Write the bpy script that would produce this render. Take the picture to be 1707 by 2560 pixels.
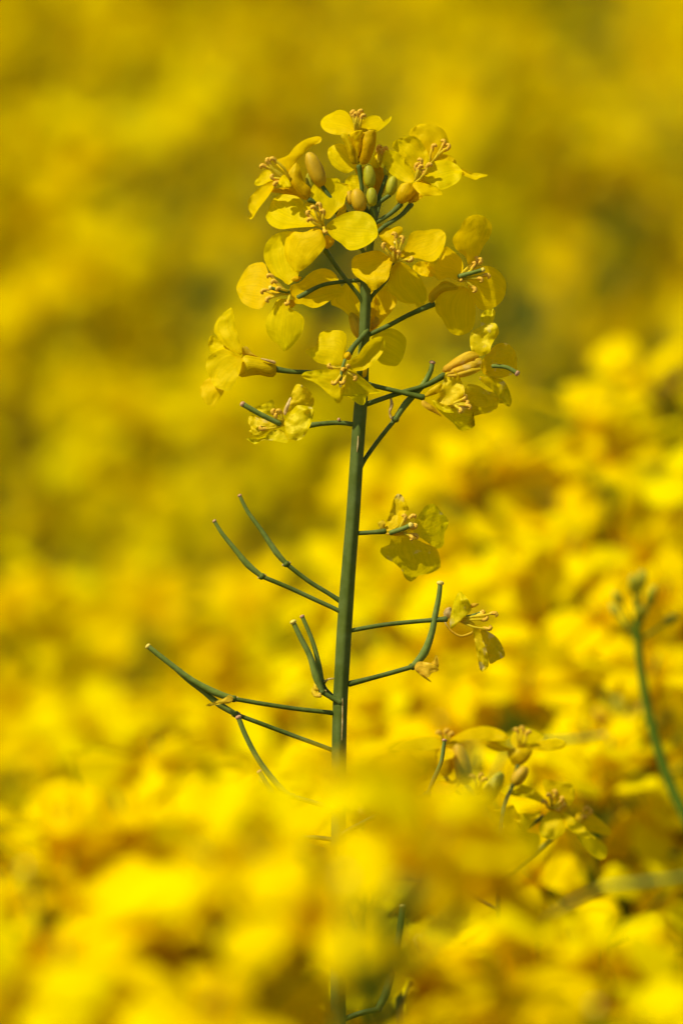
import bpy, math, random
import numpy as np
from mathutils import Vector, Matrix, noise

for o in list(bpy.data.objects):
    bpy.data.objects.remove(o)
scene = bpy.context.scene
R = math.radians

# ------------------------------------------------------------------ camera
PITCH = R(10.0)          # looking slightly down over the crop
DIST = 2.0               # metres from the lens to the tall stem
S = 8.0e-5               # metres per photo pixel at that distance
CAM_H = 1.65
CAM = Vector((0, 0, CAM_H))
FW = Vector((0, math.cos(PITCH), -math.sin(PITCH)))
UP = Vector((0, math.sin(PITCH), math.cos(PITCH)))
RT = Vector((1, 0, 0))
cam_d = bpy.data.cameras.new("camera")
cam = bpy.data.objects.new("camera", cam_d)
scene.collection.objects.link(cam)
cam.location = CAM
cam.rotation_euler = (math.pi / 2 - PITCH, 0, 0)
cam_d.sensor_fit = 'VERTICAL'
cam_d.sensor_height = 36.0
cam_d.sensor_width = 24.0
cam_d.lens = 36.0 * DIST / (2560 * S)
cam_d.clip_start = 0.05
cam_d.clip_end = 500
cam_d.dof.use_dof = True
cam_d.dof.focus_distance = DIST
cam_d.dof.aperture_fstop = cam_d.lens / 30.0     # 30 mm wide aperture
scene.camera = cam

# ------------------------------------------------------------------ light
SUN_EL, SUN_LEFT = R(56), R(24)                  # high sun, from the left and a little from the camera's side
sdir = Vector((-math.cos(SUN_EL) * math.cos(SUN_LEFT), -math.cos(SUN_EL) * math.sin(SUN_LEFT), math.sin(SUN_EL)))
world = bpy.data.worlds.new("World")
scene.world = world
world.use_nodes = True
wn = world.node_tree
wn.nodes.clear()
sky = wn.nodes.new('ShaderNodeTexSky')
sky.sky_type = 'NISHITA'
sky.sun_disc = False
sky.sun_elevation = SUN_EL
sky.sun_rotation = math.atan2(sdir.x, sdir.y)
bg = wn.nodes.new('ShaderNodeBackground')
bg.inputs['Strength'].default_value = 0.10
wo = wn.nodes.new('ShaderNodeOutputWorld')
wn.links.new(sky.outputs[0], bg.inputs[0])
wn.links.new(bg.outputs[0], wo.inputs[0])
sun_d = bpy.data.lights.new("sun", 'SUN')
sun_d.energy = 4.4
sun_d.angle = R(0.5)
sun_d.color = (1.0, 0.93, 0.80)
sun = bpy.data.objects.new("sun", sun_d)
scene.collection.objects.link(sun)
sun.rotation_euler = (-sdir).to_track_quat('-Z', 'Y').to_euler()
scene.view_settings.view_transform = 'Standard'
scene.view_settings.look = 'None'
scene.view_settings.exposure = 0.2
scene.view_settings.gamma = 1.0
scene.render.engine = 'CYCLES'
scene.cycles.use_denoising = True
scene.cycles.adaptive_threshold = 0.02
scene.cycles.max_bounces = 8
scene.cycles.diffuse_bounces = 6
scene.cycles.transmission_bounces = 2
scene.cycles.sample_clamp_indirect = 6

# ------------------------------------------------------------------ materials
def new_mat(name):
    m = bpy.data.materials.new(name)
    m.use_nodes = True
    m.node_tree.nodes.clear()
    return m, m.node_tree.nodes, m.node_tree.links

def ramp(n, stops):
    r = n.new('ShaderNodeValToRGB')
    e = r.color_ramp.elements
    e[0].position, e[0].color = stops[0][0], (*stops[0][1], 1)
    e[1].position, e[1].color = stops[-1][0], (*stops[-1][1], 1)
    for p, c in stops[1:-1]:
        x = e.new(p)
        x.color = (*c, 1)
    return r

def petal_mat(name, base, mid, tip, trans=0.52, gloss=0.008, vein=0.24, mott=0.10, streak=0.12, bleach=0.0):
    """thin petal: colour runs from the claw to the limb, fine veins fan along the limb"""
    m, n, l = new_mat(name)
    uv = n.new('ShaderNodeUVMap')
    sep = n.new('ShaderNodeSeparateXYZ')
    l.new(uv.outputs[0], sep.inputs[0])
    cr = ramp(n, [(0.0, base), (0.30, mid), (1.0, tip)])
    l.new(sep.outputs[0], cr.inputs[0])
    mp = n.new('ShaderNodeMapping')
    mp.inputs['Scale'].default_value = (1.5, 24, 1)
    l.new(uv.outputs[0], mp.inputs[0])
    info = n.new('ShaderNodeObjectInfo')
    addv = n.new('ShaderNodeVectorMath')
    addv.operation = 'ADD'
    l.new(mp.outputs[0], addv.inputs[0])
    l.new(info.outputs['Random'], addv.inputs[1])
    nz = n.new('ShaderNodeTexNoise')
    nz.inputs['Scale'].default_value = 1.0
    nz.inputs['Detail'].default_value = 4
    l.new(addv.outputs[0], nz.inputs['Vector'])
    tc = n.new('ShaderNodeTexCoord')
    nz2 = n.new('ShaderNodeTexNoise')
    nz2.inputs['Scale'].default_value = 230
    nz2.inputs['Detail'].default_value = 3
    l.new(tc.outputs['Object'], nz2.inputs['Vector'])
    # mottling: slight value change
    mr = n.new('ShaderNodeMapRange')
    mr.inputs['To Min'].default_value = 1 - mott
    mr.inputs['To Max'].default_value = 1 + mott * 0.35
    l.new(nz2.outputs['Fac'], mr.inputs['Value'])
    mr2 = n.new('ShaderNodeMapRange')
    mr2.inputs['From Min'].default_value = 0.35
    mr2.inputs['From Max'].default_value = 0.7
    mr2.inputs['To Min'].default_value = 1 - streak
    mr2.inputs['To Max'].default_value = 1.03
    l.new(nz.outputs['Fac'], mr2.inputs['Value'])
    mu = n.new('ShaderNodeMath')
    mu.operation = 'MULTIPLY'
    l.new(mr.outputs[0], mu.inputs[0])
    l.new(mr2.outputs[0], mu.inputs[1])
    hsv = n.new('ShaderNodeHueSaturation')
    l.new(cr.outputs[0], hsv.inputs['Color'])
    l.new(mu.outputs[0], hsv.inputs['Value'])
    hv = n.new('ShaderNodeMapRange')
    hv.inputs['To Min'].default_value = 0.488
    hv.inputs['To Max'].default_value = 0.508
    l.new(info.outputs['Random'], hv.inputs['Value'])
    l.new(hv.outputs[0], hsv.inputs['Hue'])
    bump0 = n.new('ShaderNodeBump')               # broad soft crinkles
    bump0.inputs['Strength'].default_value = min(1.0, vein * 2)
    bump0.inputs['Distance'].default_value = 0.0009
    l.new(nz2.outputs['Fac'], bump0.inputs['Height'])
    bump = n.new('ShaderNodeBump')                # fine veins
    bump.inputs['Strength'].default_value = vein * 0.5
    bump.inputs['Distance'].default_value = 0.0003
    l.new(nz.outputs['Fac'], bump.inputs['Height'])
    l.new(bump0.outputs[0], bump.inputs['Normal'])
    col = hsv
    if bleach:
        nb = n.new('ShaderNodeTexNoise')
        nb.inputs['Scale'].default_value = 260
        nb.inputs['Detail'].default_value = 5
        l.new(tc.outputs['Object'], nb.inputs['Vector'])
        rb = n.new('ShaderNodeMapRange')
        rb.inputs['From Min'].default_value = 0.60
        rb.inputs['From Max'].default_value = 0.72
        rb.inputs['To Max'].default_value = bleach
        l.new(nb.outputs['Fac'], rb.inputs['Value'])
        col = n.new('ShaderNodeMixRGB')
        l.new(rb.outputs[0], col.inputs[0])
        l.new(hsv.outputs[0], col.inputs[1])
        col.inputs[2].default_value = (0.86, 0.72, 0.42, 1)
    d = n.new('ShaderNodeBsdfDiffuse')
    t = n.new('ShaderNodeBsdfTranslucent')
    g = n.new('ShaderNodeBsdfGlossy')
    g.inputs['Roughness'].default_value = 0.45
    g.inputs['Color'].default_value = (1, 0.85, 0.15, 1)
    for s_ in (d, t):
        l.new(col.outputs[0], s_.inputs['Color'])
    for s_ in (d, t, g):
        l.new(bump.outputs[0], s_.inputs['Normal'])
    mx = n.new('ShaderNodeMixShader')
    mx.inputs[0].default_value = trans
    l.new(d.outputs[0], mx.inputs[1])
    l.new(t.outputs[0], mx.inputs[2])
    mx2 = n.new('ShaderNodeMixShader')
    mx2.inputs[0].default_value = gloss
    l.new(mx.outputs[0], mx2.inputs[1])
    l.new(g.outputs[0], mx2.inputs[2])
    o = n.new('ShaderNodeOutputMaterial')
    l.new(mx2.outputs[0], o.inputs['Surface'])
    return m

def plain_mat(name, c1, c2, scale=300, rough=0.6, spec=0.25, bump=0.2, stretch=(1, 1, 1), trans=0.0, dist=0.0004):
    m, n, l = new_mat(name)
    tc = n.new('ShaderNodeTexCoord')
    mp = n.new('ShaderNodeMapping')
    mp.inputs['Scale'].default_value = stretch
    l.new(tc.outputs['Object'], mp.inputs[0])
    nz = n.new('ShaderNodeTexNoise')
    nz.inputs['Scale'].default_value = scale
    nz.inputs['Detail'].default_value = 5
    l.new(mp.outputs[0], nz.inputs['Vector'])
    cr = ramp(n, [(0.3, c1), (0.72, c2)])
    l.new(nz.outputs['Fac'], cr.inputs[0])
    p = n.new('ShaderNodeBsdfPrincipled')
    l.new(cr.outputs[0], p.inputs['Base Color'])
    p.inputs['Roughness'].default_value = rough
    p.inputs['Specular IOR Level'].default_value = spec
    b = n.new('ShaderNodeBump')
    b.inputs['Strength'].default_value = bump
    b.inputs['Distance'].default_value = dist
    l.new(nz.outputs['Fac'], b.inputs['Height'])
    l.new(b.outputs[0], p.inputs['Normal'])
    out = n.new('ShaderNodeOutputMaterial')
    if trans > 0:
        t = n.new('ShaderNodeBsdfTranslucent')
        l.new(cr.outputs[0], t.inputs['Color'])
        mx = n.new('ShaderNodeMixShader')
        mx.inputs[0].default_value = trans
        l.new(p.outputs[0], mx.inputs[1])
        l.new(t.outputs[0], mx.inputs[2])
        l.new(mx.outputs[0], out.inputs['Surface'])
    else:
        l.new(p.outputs[0], out.inputs['Surface'])
    return m

M = {}
M['petal'] = petal_mat('petal_yellow', (0.84, 0.52, 0.0), (0.95, 0.685, 0.0), (0.96, 0.735, 0.0))
M['wilt'] = petal_mat('petal_wilting', (0.88, 0.55, 0.0), (0.94, 0.70, 0.0), (0.95, 0.75, 0.0), gloss=0.03, vein=0.5, mott=0.22, streak=0.12, bleach=0.5)
M['sepal'] = petal_mat('sepal_amber', (0.46, 0.38, 0.01), (0.82, 0.52, 0.0), (0.90, 0.64, 0.0), trans=0.35, gloss=0.02, vein=0.35, streak=0.3)
M['sepal_orange'] = petal_mat('sepal_orange', (0.66, 0.44, 0.03), (0.92, 0.56, 0.02), (0.94, 0.66, 0.01), trans=0.38, gloss=0.03, vein=0.6, streak=0.3, bleach=0.35)
M['stem'] = plain_mat('stem_green', (0.056, 0.080, 0.004), (0.096, 0.128, 0.010), 500, 0.6, 0.12, 0.15, (1, 1, 0.06))
def waxy(m):
    """pale waxy bloom in broad irregular patches over the green"""
    n, l = m.node_tree.nodes, m.node_tree.links
    p = next(x for x in n if x.type == 'BSDF_PRINCIPLED')
    src = p.inputs['Base Color'].links[0].from_socket
    tc = n.new('ShaderNodeTexCoord')
    nz = n.new('ShaderNodeTexNoise')
    nz.inputs['Scale'].default_value = 130
    nz.inputs['Detail'].default_value = 6
    nz.inputs['Roughness'].default_value = 0.7
    l.new(tc.outputs['Object'], nz.inputs['Vector'])
    mr = n.new('ShaderNodeMapRange')
    mr.inputs['From Min'].default_value = 0.42
    mr.inputs['From Max'].default_value = 0.72
    mr.inputs['To Max'].default_value = 0.55
    l.new(nz.outputs['Fac'], mr.inputs['Value'])
    mx = n.new('ShaderNodeMixRGB')
    mx.inputs[2].default_value = (0.17, 0.22, 0.052, 1)
    l.new(mr.outputs[0], mx.inputs[0])
    l.new(src, mx.inputs[1])
    l.new(mx.outputs[0], p.inputs['Base Color'])
waxy(M['stem'])
M['pod'] = plain_mat('pod_green', (0.12, 0.165, 0.014), (0.185, 0.235, 0.032), 700, 0.6, 0.12, 0.25)
waxy(M['pod'])
M['bud'] = plain_mat('bud_green', (0.36, 0.34, 0.004), (0.50, 0.44, 0.008), 500, 0.55, 0.25, 0.2, trans=0.15)
M['bud_amber'] = plain_mat('bud_amber', (0.50, 0.30, 0.002), (0.68, 0.43, 0.004), 500, 0.55, 0.25, 0.2, trans=0.15)
M['stigma'] = plain_mat('stigma_yellow', (0.62, 0.48, 0.05), (0.85, 0.66, 0.12), 2500, 0.8, 0.1, 0.6)
M['stigma_brown'] = plain_mat('stigma_brown', (0.36, 0.18, 0.08), (0.62, 0.36, 0.17), 2500, 0.8, 0.1, 0.6)
M['anther'] = plain_mat('anther_tan', (0.62, 0.33, 0.012), (0.84, 0.52, 0.05), 2200, 0.8, 0.1, 0.6)
M['filament'] = plain_mat('filament_yellow', (0.85, 0.66, 0.01), (0.92, 0.74, 0.03), 600, 0.6, 0.1, 0.1, trans=0.45)
M['dry'] = plain_mat('withered_tissue', (0.58, 0.36, 0.06), (0.88, 0.68, 0.26), 900, 0.6, 0.3, 0.8, trans=0.3)
M['leaf'] = plain_mat('leaf_green', (0.07, 0.12, 0.010), (0.12, 0.19, 0.02), 40, 0.5, 0.3, 0.3, trans=0.3, dist=0.002)
M['soil'] = plain_mat('soil', (0.05, 0.035, 0.02), (0.13, 0.09, 0.055), 14, 0.95, 0.1, 0.9, dist=0.02)

def thin_mat(name, c0, c1, trans=0.42):
    """petals of the surrounding crop: claw-to-limb colour, a slight hue change from bloom to bloom"""
    m, n, l = new_mat(name)
    uv = n.new('ShaderNodeUVMap')
    sep = n.new('ShaderNodeSeparateXYZ')
    l.new(uv.outputs[0], sep.inputs[0])
    cr = ramp(n, [(0.1, c0), (0.55, c1)])
    l.new(sep.outputs[0], cr.inputs[0])
    info = n.new('ShaderNodeObjectInfo')
    hv = n.new('ShaderNodeMapRange')
    hv.inputs['To Min'].default_value = 0.484
    hv.inputs['To Max'].default_value = 0.508
    l.new(info.outputs['Random'], hv.inputs['Value'])
    hsv = n.new('ShaderNodeHueSaturation')
    l.new(cr.outputs[0], hsv.inputs['Color'])
    l.new(hv.outputs[0], hsv.inputs['Hue'])
    d = n.new('ShaderNodeBsdfDiffuse')
    t = n.new('ShaderNodeBsdfTranslucent')
    l.new(hsv.outputs[0], d.inputs['Color'])
    l.new(hsv.outputs[0], t.inputs['Color'])
    mx = n.new('ShaderNodeMixShader')
    mx.inputs[0].default_value = trans
    l.new(d.outputs[0], mx.inputs[1])
    l.new(t.outputs[0], mx.inputs[2])
    o = n.new('ShaderNodeOutputMaterial')
    l.new(mx.outputs[0], o.inputs['Surface'])
    return m
M['petal_field'] = thin_mat('petal_field', (0.84, 0.55, 0.0), (0.93, 0.74, 0.0))
M['sepal_field'] = thin_mat('sepal_field', (0.60, 0.46, 0.0), (0.86, 0.55, 0.0), 0.35)
M['green_field'] = thin_mat('green_field', (0.115, 0.19, 0.012), (0.16, 0.24, 0.018), 0.2)

# ------------------------------------------------------------------ mesh helpers
class MB:
    """collects geometry (verts, faces, uvs, material slots) into ONE mesh"""
    def __init__(self):
        self.v, self.f, self.uv, self.mi, self.mats = [], [], [], [], []
    def slot(self, m):
        if m not in self.mats:
            self.mats.append(m)
        return self.mats.index(m)
    def add(self, v, f, uv, m):
        k, s = len(self.v), self.slot(m)
        self.v.extend([Vector(p) for p in v])
        self.uv.extend(uv if uv else [(0.6, 0.5)] * len(v))
        for q in f:
            self.f.append([i + k for i in q])
            self.mi.append(s)
    def join(self, o, mat=None):
        k = len(self.v)
        T = mat if mat is not None else Matrix.Identity(4)
        self.v.extend([T @ p for p in o.v])
        self.uv.extend(o.uv)
        for q, mi in zip(o.f, o.mi):
            self.f.append([i + k for i in q])
            self.mi.append(self.slot(o.mats[mi]))
    def mesh(self, name, off=None):
        me = bpy.data.meshes.new(name)
        off = off or Vector((0, 0, 0))
        me.from_pydata([tuple(p - off) for p in self.v], [], self.f)
        ul = me.uv_layers.new(name="UVMap")
        li = np.empty(len(me.loops), dtype=np.int32)
        me.loops.foreach_get("vertex_index", li)
        ul.data.foreach_set("uv", np.array(self.uv, dtype=np.float32)[li].ravel())
        for m in self.mats:
            me.materials.append(M[m])
        me.polygons.foreach_set("material_index", np.array(self.mi, dtype=np.int32))
        me.polygons.foreach_set("use_smooth", np.ones(len(self.f), dtype=bool))
        me.update()
        return me

def catmull(pts, n, closed=False):
    P = [Vector(p) for p in pts]
    out = []
    m = len(P)
    segs = m if closed else m - 1
    for i in range(segs):
        if closed:
            a, b, c, d = P[i - 1], P[i], P[(i + 1) % m], P[(i + 2) % m]
        else:
            a, b, c, d = P[max(i - 1, 0)], P[i], P[i + 1], P[min(i + 2, m - 1)]
        for k in range(n):
            t = k / n
            out.append(0.5 * (2 * b + (c - a) * t + (2 * a - 5 * b + 4 * c - d) * t * t + (3 * b - a - 3 * c + d) * t ** 3))
    if not closed:
        out.append(P[-1])
    return out

def resample(pts, n):
    ln = [0.0]
    for a, b in zip(pts, pts[1:]):
        ln.append(ln[-1] + (b - a).length)
    tot, out, j = ln[-1], [], 0
    for k in range(n):
        t = tot * k / (n - 1)
        while j < len(pts) - 2 and ln[j + 1] < t:
            j += 1
        u = (t - ln[j]) / max(ln[j + 1] - ln[j], 1e-12)
        out.append(pts[j].lerp(pts[j + 1], min(max(u, 0), 1)))
    return out

def tube(mb, path, radii, m, seg=8, sub=4, ridge=0.0, cap=True):
    """round tapering tube through the points, with domed ends"""
    pts = catmull(path, sub)
    rr = []
    for i in range(len(path) - 1):
        for k in range(sub):
            rr.append(radii[i] + (radii[i + 1] - radii[i]) * k / sub)
    rr.append(radii[-1])
    if cap:
        d0, d1 = (pts[0] - pts[1]).normalized(), (pts[-1] - pts[-2]).normalized()
        pts = [pts[0] + d0 * rr[0] * 0.5] + pts + [pts[-1] + d1 * rr[-1] * 0.5]
        rr = [rr[0] * 0.55] + rr + [rr[-1] * 0.55]
    v, f, uv = [], [], []
    ref = Vector((0.13, 0.21, 0.97))
    for i, p in enumerate(pts):
        t = (pts[min(i + 1, len(pts) - 1)] - pts[max(i - 1, 0)]).normalized()
        if i == 0:
            if abs(t.dot(ref)) > 0.93:
                ref = Vector((0.97, 0.1, 0.1))
            nrm = t.cross(ref).normalized()
        nrm = (nrm - t * nrm.dot(t)).normalized()
        bi = t.cross(nrm)
        for k in range(seg):
            a = 2 * math.pi * k / seg
            r = rr[i] * (1 + (ridge * math.cos(a * 5) if ridge else 0))
            v.append(p + (nrm * math.cos(a) + bi * math.sin(a)) * r)
            uv.append((i / len(pts), k / seg))
    for i in range(len(pts) - 1):
        for k in range(seg):
            a, b = i * seg + k, i * seg + (k + 1) % seg
            f.append([a, b, b + seg, a + seg])
    f.append(list(range(seg))[::-1])
    f.append([(len(pts) - 1) * seg + k for k in range(seg)])
    mb.add(v, f, uv, m)

def ellipsoid(mb, c, axis, length, rad, m, seg=10, rings=8, sharp=1.0):
    """bud: rounded at the base, a little pointed at the tip; axis from base to tip"""
    a = Vector(axis).normalized()
    n = a.cross(Vector((0.2, 0.9, 0.31)) if abs(a.y) < 0.8 else Vector((1, 0.1, 0.2))).normalized()
    b = a.cross(n)
    v, f, uv = [], [], []
    for i in range(rings + 1):
        t = i / rings
        z = -math.cos(math.pi * t) * 0.5
        r = math.sin(math.pi * t) ** 0.85 * rad * (1 - 0.18 * sharp * t)
        for k in range(seg):
            w = 2 * math.pi * k / seg
            fl = 1 + 0.09 * abs(math.cos(w * 2)) - 0.05
            v.append(Vector(c) + a * (z * length) + (n * math.cos(w) + b * math.sin(w)) * max(r * fl, rad * 0.02))
            uv.append((0.15 + 0.7 * t, k / seg))
    for i in range(rings):
        for k in range(seg):
            p, q = i * seg + k, i * seg + (k + 1) % seg
            f.append([p, q, q + seg, p + seg])
    mb.add(v, f, uv, m)

COL = scene.collection
def link(name, data, parent=None, matrix=None):
    o = bpy.data.objects.new(name, data)
    COL.objects.link(o)
    if parent is not None:
        o.parent = parent
    if matrix is not None:
        o.matrix_local = matrix
    return o

def tag(o, label=None, cat=None, group=None, kind=None):
    if label: o['label'] = label
    if cat: o['category'] = cat
    if group: o['group'] = group
    if kind: o['kind'] = kind
    return o

def px(x, y, z=0.0):
    """photo pixel on the tall stem's own plane (z: pixels nearer to the lens)"""
    return CAM + FW * (DIST - z * S) + RT * ((x - 853.5) * S) + UP * ((1280 - y) * S)

def at(x, y, d):
    """photo pixel seen at d metres along the view axis"""
    k = d / DIST
    return CAM + FW * d + RT * ((x - 853.5) * S * k) + UP * ((1280 - y) * S * k)

# ------------------------------------------------------------------ ground
def build_ground():
    n, ext = 90, 1.0
    v, f = [], []
    cs = [math.copysign(abs(t) ** 3.2, t) * 300 for t in np.linspace(-1, 1, n)]
    for j in range(n):
        for i in range(n):
            x, y = cs[i], cs[j] + 2.2
            h = 0.02 * noise.noise(Vector((x * 3, y * 3, 0))) if abs(x) < 20 and abs(y) < 20 else 0
            v.append((x, y, h))
    for j in range(n - 1):
        for i in range(n - 1):
            a = j * n + i
            f.append([a, a + 1, a + 1 + n, a + n])
    mb = MB()
    mb.add(v, f, None, 'soil')
    g = link("ground", mb.mesh("ground"))
    tag(g, kind="structure")
build_ground()

# ------------------------------------------------------------------ the tall stem in focus
rng = random.Random(5)
root_px = px(845, 2560)
ROOT = Vector((root_px.x + 0.012, root_px.y - 0.03, 0.0))
plant = link("rapeseed_plant", None)
plant.location = ROOT
tag(plant, "tall sharp rapeseed stem with loose yellow flowers on top and slender green pods below", "plant")

def part(name, mb, parent):
    o = link(name, mb.mesh(name, ROOT), parent)
    return o

def surf(outline, zf, m, nu=19, nv=13, seed=0, bulge=0.0, ruffle=3.0, closed=False):
    """petal or sepal: the outline (photo pixels) runs from the base round the limb back to the base; zf gives its depth"""
    P = [Vector((a, b, 0)) for a, b in outline]
    base = (P[0] + P[-1]) / 2
    loop = catmull(P, 5)
    loop[0] = base
    loop[-1] = base
    ti = max(range(len(loop)), key=lambda i: (loop[i] - base).length - 0.25 * abs(i - len(loop) / 2))
    L, Rr = resample(loop[:ti + 1], nu), resample(loop[ti:][::-1], nu)
    size = max((p - base).length for p in P)
    rnd = random.Random(seed)
    ph = rnd.uniform(0, 50)
    mb = MB()
    sides = (1, -1) if closed else (1,)
    for sd in sides:
        v, f, uv = [], [], []
        for i in range(nu):
            s = i / (nu - 1)
            for j in range(nv):
                t = j / (nv - 1)
                p = L[i].lerp(Rr[i], t)
                e = abs(2 * t - 1)
                edge = max(e, s) ** 2
                wob = (noise.noise(Vector((p.x * 0.035 + ph, p.y * 0.035, 0))) * 1.6
                       + noise.noise(Vector((p.x * 0.10 + ph, p.y * 0.10, 3.1))) * 1.1) * 1.35 * ruffle * (0.3 + 1.15 * edge) * min(1, s * 3)
                fold = -abs(2 * t - 1) ** 1.5 * 0.0
                z = zf(p.x, p.y) + wob + sd * bulge * (1 - e * e) * math.sin(math.pi * min(1, s * 0.9 + 0.08)) + fold
                v.append(px(p.x, p.y, z))
                uv.append((0.12 + 0.88 * s, t))
        for i in range(nu - 1):
            for j in range(nv - 1):
                a = i * nv + j
                q = [a, a + 1, a + 1 + nv, a + nv]
                f.append(q if sd > 0 else q[::-1])
        mb.add(v, f, uv, m)
    return mb

def plane(cx, cy, z0, kx, ky, rec=0.0):
    def fz(x, y):
        dx, dy = x - cx, y - cy
        r2 = (dx * dx + dy * dy) / 1e4
        return z0 + kx * dx + ky * dy - rec * r2
    return fz

def stamen(parent, b, t, seed=0, r=3.4, m='filament'):
    """filament with a curled anther"""
    rnd = random.Random(seed)
    b, t = Vector(b), Vector(t)
    d = t - b
    mid = (b + t) / 2 + Vector((-d.y, d.x, 0)) * rnd.uniform(-0.1, 0.1) + Vector((0, 0, 6))
    mb = MB()
    tube(mb, [px(*b), px(*mid), px(*t)], [r * 1.15 * S, r * S, r * 0.8 * S], m, 6, 3)
    sgn = rnd.choice((-1, 1))
    dn = d.normalized()
    sd = Vector((-dn.y, dn.x, 0)) * sgn
    c = [t - dn * 13, t - dn * 6 - sd * 1, t + dn * 2, t + dn * 5 + sd * 5, t + dn * 1 + sd * 9]
    tube(mb, [px(*q) for q in c], [3.0 * S, 4.8 * S, 5.2 * S, 4.4 * S, 2.6 * S], 'anther', 7, 3)
    return part("stamen", mb, parent)

def pistil(parent, pts, r0, r1, m='pod', tip='stigma', tr=None):
    mb = MB()
    n = len(pts)
    tube(mb, [px(*p) for p in pts], [(r0 + (r1 - r0) * i / (n - 1)) * S for i in range(n)], m, 8, 4)
    tr = tr or r1 * 1.35
    a = (Vector(px(*pts[-1])) - Vector(px(*pts[-2]))).normalized()
    ellipsoid(mb, px(*pts[-1]) + a * tr * 0.3 * S, a, tr * 1.6 * S, tr * S, tip, 9, 6, 0)
    return part("pistil", mb, parent)

def flower(name_seed, ped, ped_r, cx, cy, z0, kx, ky, rec, petals, sepals=(), stamens=(), sb=None, pist=None,
           pm='petal', sm='sepal', ruffle=3.0, label=None):
    """one bloom of the tall stem: pedicel and receptacle (the part), petals, sepals, stamens and pistil (its sub-parts)"""
    mb = MB()
    if len(ped[0]) == 2:
        ped = [(a, b, z0 * 0.6 * i / max(1, len(ped) - 1)) for i, (a, b) in enumerate(ped[::-1])][::-1]
    radii = [ped_r * (1.15 if i == 0 else 0.84) for i in range(len(ped))]
    tube(mb, [px(*p) for p in ped], [q * S for q in radii], 'stem', 8, 5)
    fl = part("flower", mb, plant)
    if label:
        fl['label'] = label
    for i, pt in enumerate(petals):
        ol, ov = (pt, {}) if not isinstance(pt, tuple) or not isinstance(pt[1], dict) else pt
        k = dict(kx=kx, ky=ky, rec=rec, z=z0 + (4 if i % 2 else -3), m=pm, bulge=((i * 37 + name_seed * 13) % 7 - 3) * 3.0, ruffle=ruffle)
        k.update(ov)
        fz = plane(cx, cy, k['z'], k['kx'], k['ky'], k['rec'])
        part("petal", surf(ol, fz, k['m'], seed=name_seed * 10 + i, bulge=k['bulge'], ruffle=k['ruffle']), fl)
    for i, sp in enumerate(sepals):
        ol, ov = sp
        k = dict(z=z0 - 10, kx=0, ky=0, bulge=12, m=sm)
        k.update(ov)
        part("sepal", surf(ol, plane(cx, cy, k['z'], k['kx'], k['ky']), k['m'], 12, 7, seed=name_seed * 10 + 70 + i, bulge=k['bulge'] * 0.75, ruffle=2.6, closed=True), fl)
    if stamens:
        bx, by = sb or (cx, cy)
        for i, (a, b) in enumerate(stamens):
            stamen(fl, (bx + (i % 3 - 1) * 4, by + (i % 2) * 5, z0 + 2), (a, b, z0 + 14 + 4 * (i % 3)), name_seed * 10 + i)
    if pist:
        pistil(fl, *pist)
    return fl

def sep3(a):
    return [(a[i], a[i + 1]) for i in range(0, len(a), 2)]

# --- main axis
mb = MB()
axis = [(940, 508, 0, 4.5), (936, 560, 0, 5.5), (926, 612, 0, 8), (914, 690, 0, 12.5), (913, 770, 0, 13.5), (909, 860, 0, 13), (905, 960, 0, 15.5),
        (899, 1040, 0, 16.5), (891, 1150, 0, 16.5), (882, 1290, 0, 17), (873, 1400, 0, 17.5), (864, 1520, 0, 18.5), (856, 1650, 0, 18.5),
        (849, 1790, 0, 18), (846, 2000, 0, 18), (846, 2300, 0, 18.5), (845, 2560, 0, 19)]
pts = [px(a, b, c) for a, b, c, _ in axis]
rad = [d * S for *_, d in axis]
for t in (0.02, 0.06, 0.14, 0.28, 0.5, 0.75, 1.0):
    e = pts[16].lerp(ROOT, t)
    e.y -= 0.03 * math.sin(math.pi * t)
    pts.append(e)
    rad.append((19 + 30 * t) * S)
tube(mb, pts, rad, 'stem', 30, 6, ridge=0.05)
part("stem", mb, plant)
# leaf scars / split bark marks on the axis
for (a, b, c, d) in ((856, 1745, 854, 1850), (895, 1090, 892, 1130)):
    mb = MB()
    tube(mb, [px(a, b, 17), px((a + c) / 2 + 1, (b + d) / 2, 18.5), px(c, d, 17)], [1.2 * S, 2.2 * S, 1.2 * S], 'dry', 6, 3)
    part("bark_split", mb, plant)

# --- flowers of the tall stem (outlines in photo pixels)
flower(1, [(897, 415), (903, 460), (908, 505), (935, 560)], 6, 893, 325, 5, 0.05, 0.95, 0, [
    ([(892, 328), (882, 335), (840, 337), (812, 327), (801, 307), (810, 290), (830, 279), (847, 271), (865, 276), (877, 292), (884, 310), (893, 322)], dict(ky=1.25, kx=0.25)),
    ([(897, 327), (902, 310), (917, 292), (935, 286), (950, 290), (957, 301), (970, 295), (979, 287), (975, 302), (957, 319), (942, 329), (925, 328), (905, 328)], dict(ky=1.25, kx=-0.2)),
    ([(896, 400), (886, 370), (874, 338), (880, 330), (903, 326), (908, 335), (902, 370)], dict(ky=-0.2, z=20, bulge=10)),
    ([(896, 330), (885, 312), (886, 292), (897, 285), (908, 292), (908, 315)], dict(ky=0.9, z=-20)),
], [
    (sep3([886, 412, 876, 405, 864, 366, 851, 338, 862, 334, 876, 345, 888, 375, 896, 408]), dict(z=10, ky=-0.1)),
    (sep3([898, 410, 897, 378, 903, 350, 906, 328, 936, 326, 940, 350, 935, 375, 923, 404, 908, 413]), dict(z=14, ky=-0.1, bulge=16)),
    (sep3([890, 412, 874, 370, 868, 364, 884, 340, 905, 332, 902, 380, 898, 412]), dict(z=2, bulge=10)),
], [(880, 284), (898, 281), (905, 292), (888, 292), (893, 288)], (893, 328))

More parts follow.
